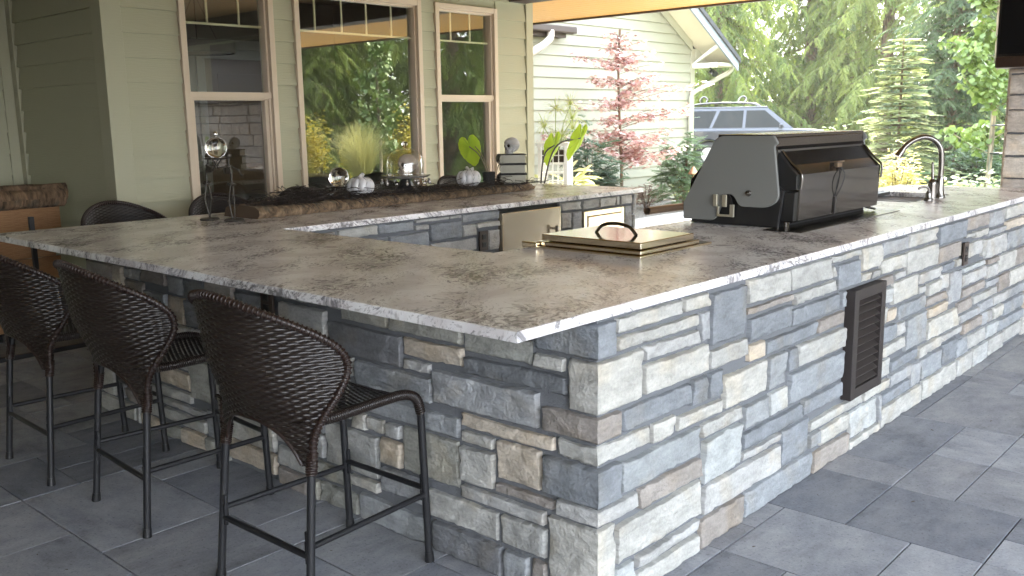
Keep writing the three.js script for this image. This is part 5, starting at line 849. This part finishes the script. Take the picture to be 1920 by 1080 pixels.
// ---------------------------------------------------------------- parked car
{
  const c = thing('parked_car', 'dark blue parked off-road car with roof rack behind the grill', 'car', [23.3, -.03, -11.55], -PI / 3);
  const paint = P(.03, .034, .044, .3, { clearcoat: 1, clearcoatRoughness: .05, metalness: .3 }), glass = P(.012, .014, .014, .08, { ior: 1.28 }), chrome = mat.nickel;
  const pr = new THREE.Shape(); pr.moveTo(-2.34, .42); pr.lineTo(-2.38, .9); pr.quadraticCurveTo(-2.38, 1.08, -2.25, 1.09); pr.lineTo(.85, 1.09); pr.quadraticCurveTo(1.9, 1.06, 2.22, .96); pr.quadraticCurveTo(2.38, .9, 2.38, .7); pr.lineTo(2.36, .40); pr.lineTo(1.83, .38); pr.absarc(1.42, .37, .42, 0, PI, false); pr.lineTo(-.98, .36); pr.absarc(-1.42, .37, .42, 0, PI, false); pr.lineTo(-2.34, .42);
  const b = new THREE.ExtrudeGeometry(pr, { depth: 1.66, bevelEnabled: true, bevelSize: .05, bevelThickness: .07, bevelOffset: -.05, bevelSegments: 3, curveSegments: 12 }); b.translate(0, 0, -.83); mesh('body', b, paint, c);
  const cab = (x0, x1, X0, X1, y0, y1, w, W) => { const q = [[x0, y0, -w], [x1, y0, -w], [x1, y0, w], [x0, y0, w], [X0, y1, -W], [X1, y1, -W], [X1, y1, W], [X0, y1, W]].flat(); const g = geo(q, [0, 1, 2, 0, 2, 3, 4, 6, 5, 4, 7, 6, 0, 5, 1, 0, 4, 5, 3, 2, 6, 3, 6, 7, 0, 3, 7, 0, 7, 4, 1, 5, 6, 1, 6, 2]).toNonIndexed(); g.computeVertexNormals(); return g; };
  mesh('cabin', cab(-2.26, .92, -2.02, .20, 1.085, 1.68, .84, .68), paint, c); mesh('roof', rbox(2.25, .06, 1.37, .025, -.92, 1.695, 0), paint, c);
  const quad = (p, m, n) => { const g = geo(p.flat(), [0, 1, 2, 0, 2, 3]); mesh(n, g, m, c); };
  const zs = (y, s) => s * (.84 - (y - 1.085) / .595 * .16 + .012);
  for (const s of [-1, 1]) for (const [a, b2, d, e] of [[-2.08, -1.42, -1.92, -1.22], [-1.34, -.50, -1.12, -.46], [-.42, .66, -.38, .12]]) quad([[a, 1.13, zs(1.13, s)], [b2, 1.13, zs(1.13, s)], [e, 1.61, zs(1.61, s)], [d, 1.61, zs(1.61, s)]], glass, 'side_window');
  const xw = y => lerp(.92, .20, (y - 1.085) / .595) + .012, xr = y => lerp(-2.26, -2.02, (y - 1.085) / .595) - .012;
  quad([[xw(1.12), 1.12, -.74], [xw(1.12), 1.12, .74], [xw(1.65), 1.65, .62], [xw(1.65), 1.65, -.62]], glass, 'windscreen'); quad([[xr(1.12), 1.12, -.70], [xr(1.12), 1.12, .70], [xr(1.6), 1.6, .6], [xr(1.6), 1.6, -.6]], glass, 'rear_window');
  for (const x of [-1.42, 1.42]) for (const s of [-1, 1]) { const w = new THREE.Group(); w.name = 'wheel'; c.add(w); mesh('tyre', xf(new THREE.TorusGeometry(.28, .095, 12, 36), [x, .37, s * .76], [0, 0, 0], [1, 1, 1.15]), M(.02, .02, .02, .85), w); mesh('rim', [xf(new THREE.CylinderGeometry(.21, .21, .12, 24), [x, .37, s * .79], [PI / 2, 0, 0]), ...[0, 1, 2, 3, 4].map(k => rbox(.05, .2, .02, .006, x + Math.sin(k * 1.2566) * .1, .37 + Math.cos(k * 1.2566) * .1, s * .86, [0, 0, -k * 1.2566]))], M(.5, .5, .5, .3, { metalness: .9 }), w); }
  for (const s of [-1, 1]) { mesh('door_handle', [rbox(.16, .03, .03, .008, -.32, .98, s * .905), rbox(.16, .03, .03, .008, -1.22, .98, s * .905)], paint, c); mesh('mirror', [rbox(.1, .14, .2, .03, .55, 1.16, s * .98)], paint, c); mesh('headlight', rbox(.12, .14, .3, .03, 2.31, .83, s * .66), P(.7, .7, .7, .1), c); mesh('trim_strip', rbox(3.9, .05, .02, .006, 0, .62, s * .905), mat.black, c); }
  mesh('bumper', [rbox(.16, .22, 1.74, .04, 2.38, .52, 0), rbox(.16, .22, 1.74, .04, -2.38, .55, 0)], mat.black, c);
  mesh('roof_rail', [-1, 1].map(s => tube([[-1.95, 1.72, s * .6], [-1.85, 1.79, s * .6], [-.1, 1.79, s * .6], [.0, 1.72, s * .6]], .022, 30, 8)), chrome, c);
  mesh('crossbar', [-1.55, -.45].map(x => rod([x, 1.80, -.68], [x, 1.80, .68], .018)), mat.blackMetal, c);
  const hook = (x, z) => tube([[x - .12, 1.81, z], [x - .14, 1.93, z], [x - .04, 2.02, z], [x + .07, 1.95, z], [x + .03, 1.86, z]], .018, 20, 8);
  for (const x of [-1.55, -.45]) for (const z of [-.4, -.12, .2, .48]) mesh('rack_hook', hook(x, z), chrome, c);
}
// ---------------------------------------------------------------- firewood in the alcove
{
  const rk = thing('firewood_rack', 'black metal firewood rack in the alcove at the counter end', 'rack', [.38, 0, -4.75]);
  for (const [x, z] of [[-.17, .33], [-.17, -.42], [-.9, .33], [-.9, -.42]]) mesh('post', rbox(.028, .895, .028, .003, x, .4475, z), mat.blackMetal, rk);
  for (const z of [.36, -.42]) mesh('rail', rbox(1.35, .028, .028, .003, -.24, .06, z), mat.blackMetal, rk);
  const wood = M(1, .96, .9, .85, { map: woodFace, bumpMap: woodFace, bumpScale: .006 }), bark = mat.bark;
  const piece = (label, p, r, arc, roll, len, yaw) => {
    const t = thing('firewood_log', label, 'firewood', p, yaw), n = 9, R = rng(Math.round(p[1] * 1000 + p[2] * 77)), pos = [], uv = [], idx = [], rows = 14;
    for (let i = 0; i <= rows; i++) for (let k = 0; k <= n; k++) { const a = roll + (k / n) * arc, rr = r * (1 + .07 * n3(i * .4, k * .7 + p[1] * 9, p[2])); pos.push((i / rows - .5) * len, Math.sin(a) * rr, Math.cos(a) * rr); uv.push(i / rows * 1.2, k / n * .6); }
    for (let i = 0; i < rows; i++) for (let k = 0; k < n; k++) { const a = i * (n + 1) + k; idx.push(a, a + n + 1, a + 1, a + 1, a + n + 1, a + n + 2); }
    mesh('bark', geo(pos, idx, uv), bark, t);
    const f = []; for (const a of [roll, roll + arc]) { const g = new THREE.PlaneGeometry(len, r, 16, 5), q = g.attributes.position; for (let i = 0; i < q.count; i++) { const s = q.getY(i) + r / 2, w = .006 * n3(q.getX(i) * 9, s * 40, a * 3); q.setXYZ(i, q.getX(i), Math.sin(a) * s + Math.cos(a) * w, Math.cos(a) * s - Math.sin(a) * w); } g.computeVertexNormals(); f.push(g); }
    if (arc < 6) mesh('split_face', f, wood, t);
    const e = []; for (const s of [-.5, .5]) { const pp = [s * len, 0, 0], ix = []; for (let k = 0; k <= n; k++) pp.push(s * len, pos[k * 3 + 1], pos[k * 3 + 2]); for (let k = 1; k <= n; k++) ix.push(0, k, k + 1); const g = geo(pp, ix); e.push(uvw(g)); } mesh('cut_end', e, wood, t); return t;
  };
  piece('rough barked round log lying on top of the firewood stack', [.36, .965, -4.92], .062, 6.28, 0, .52, .05);
  piece('thin dark branch wood behind the top barked log', [.42, .99, -5.15], .06, 6.28, 0, .6, -.12);
  piece('wide orange split log directly under the barked log', [.30, .76, -4.95], .165, 1.57, PI / 2 + 1.57 - 3.14 + 1.57, .60, .02);
  piece('orange split log second from the top of the stack', [.22, .58, -4.92], .16, 1.5, PI / 2, .62, -.03);
  piece('split log third from the top of the stack', [.28, .42, -4.95], .15, 1.6, PI / 2, .6, .04);
  piece('split log second from the bottom of the stack', [.25, .26, -4.92], .15, 1.5, PI / 2, .6, 0);
  piece('lowest split log resting on the rack rails', [.28, .10, -4.95], .15, 1.5, PI / 2, .6, .03);
}
{ // bits of dry leaf on the paving
  const R = rng(88), g = []; for (let i = 0; i < 70; i++) { const x = -1.6 + R() * 6, z = R() < .6 ? .1 + R() * 1.2 : -2.6 + R() * 2.3, s = .004 + R() * .008; if (x > -.02 && z < .05) continue; g.push(xf(leafGeo(1, .5, .3), [x, .0025, z], [0, R() * 6.28, (R() - .5) * .3], [s * 1.6, s, s])); }
  single('leaf_litter', 'tiny bits of dry leaf scattered over the grey paving', 'litter', g, M(.10, .065, .035, .9, { side: THREE.DoubleSide })).userData.kind = 'stuff';
}
scene.fog = new THREE.FogExp2(new THREE.Color(1, .96, .78), .0011);
renderer.render(scene, camera);
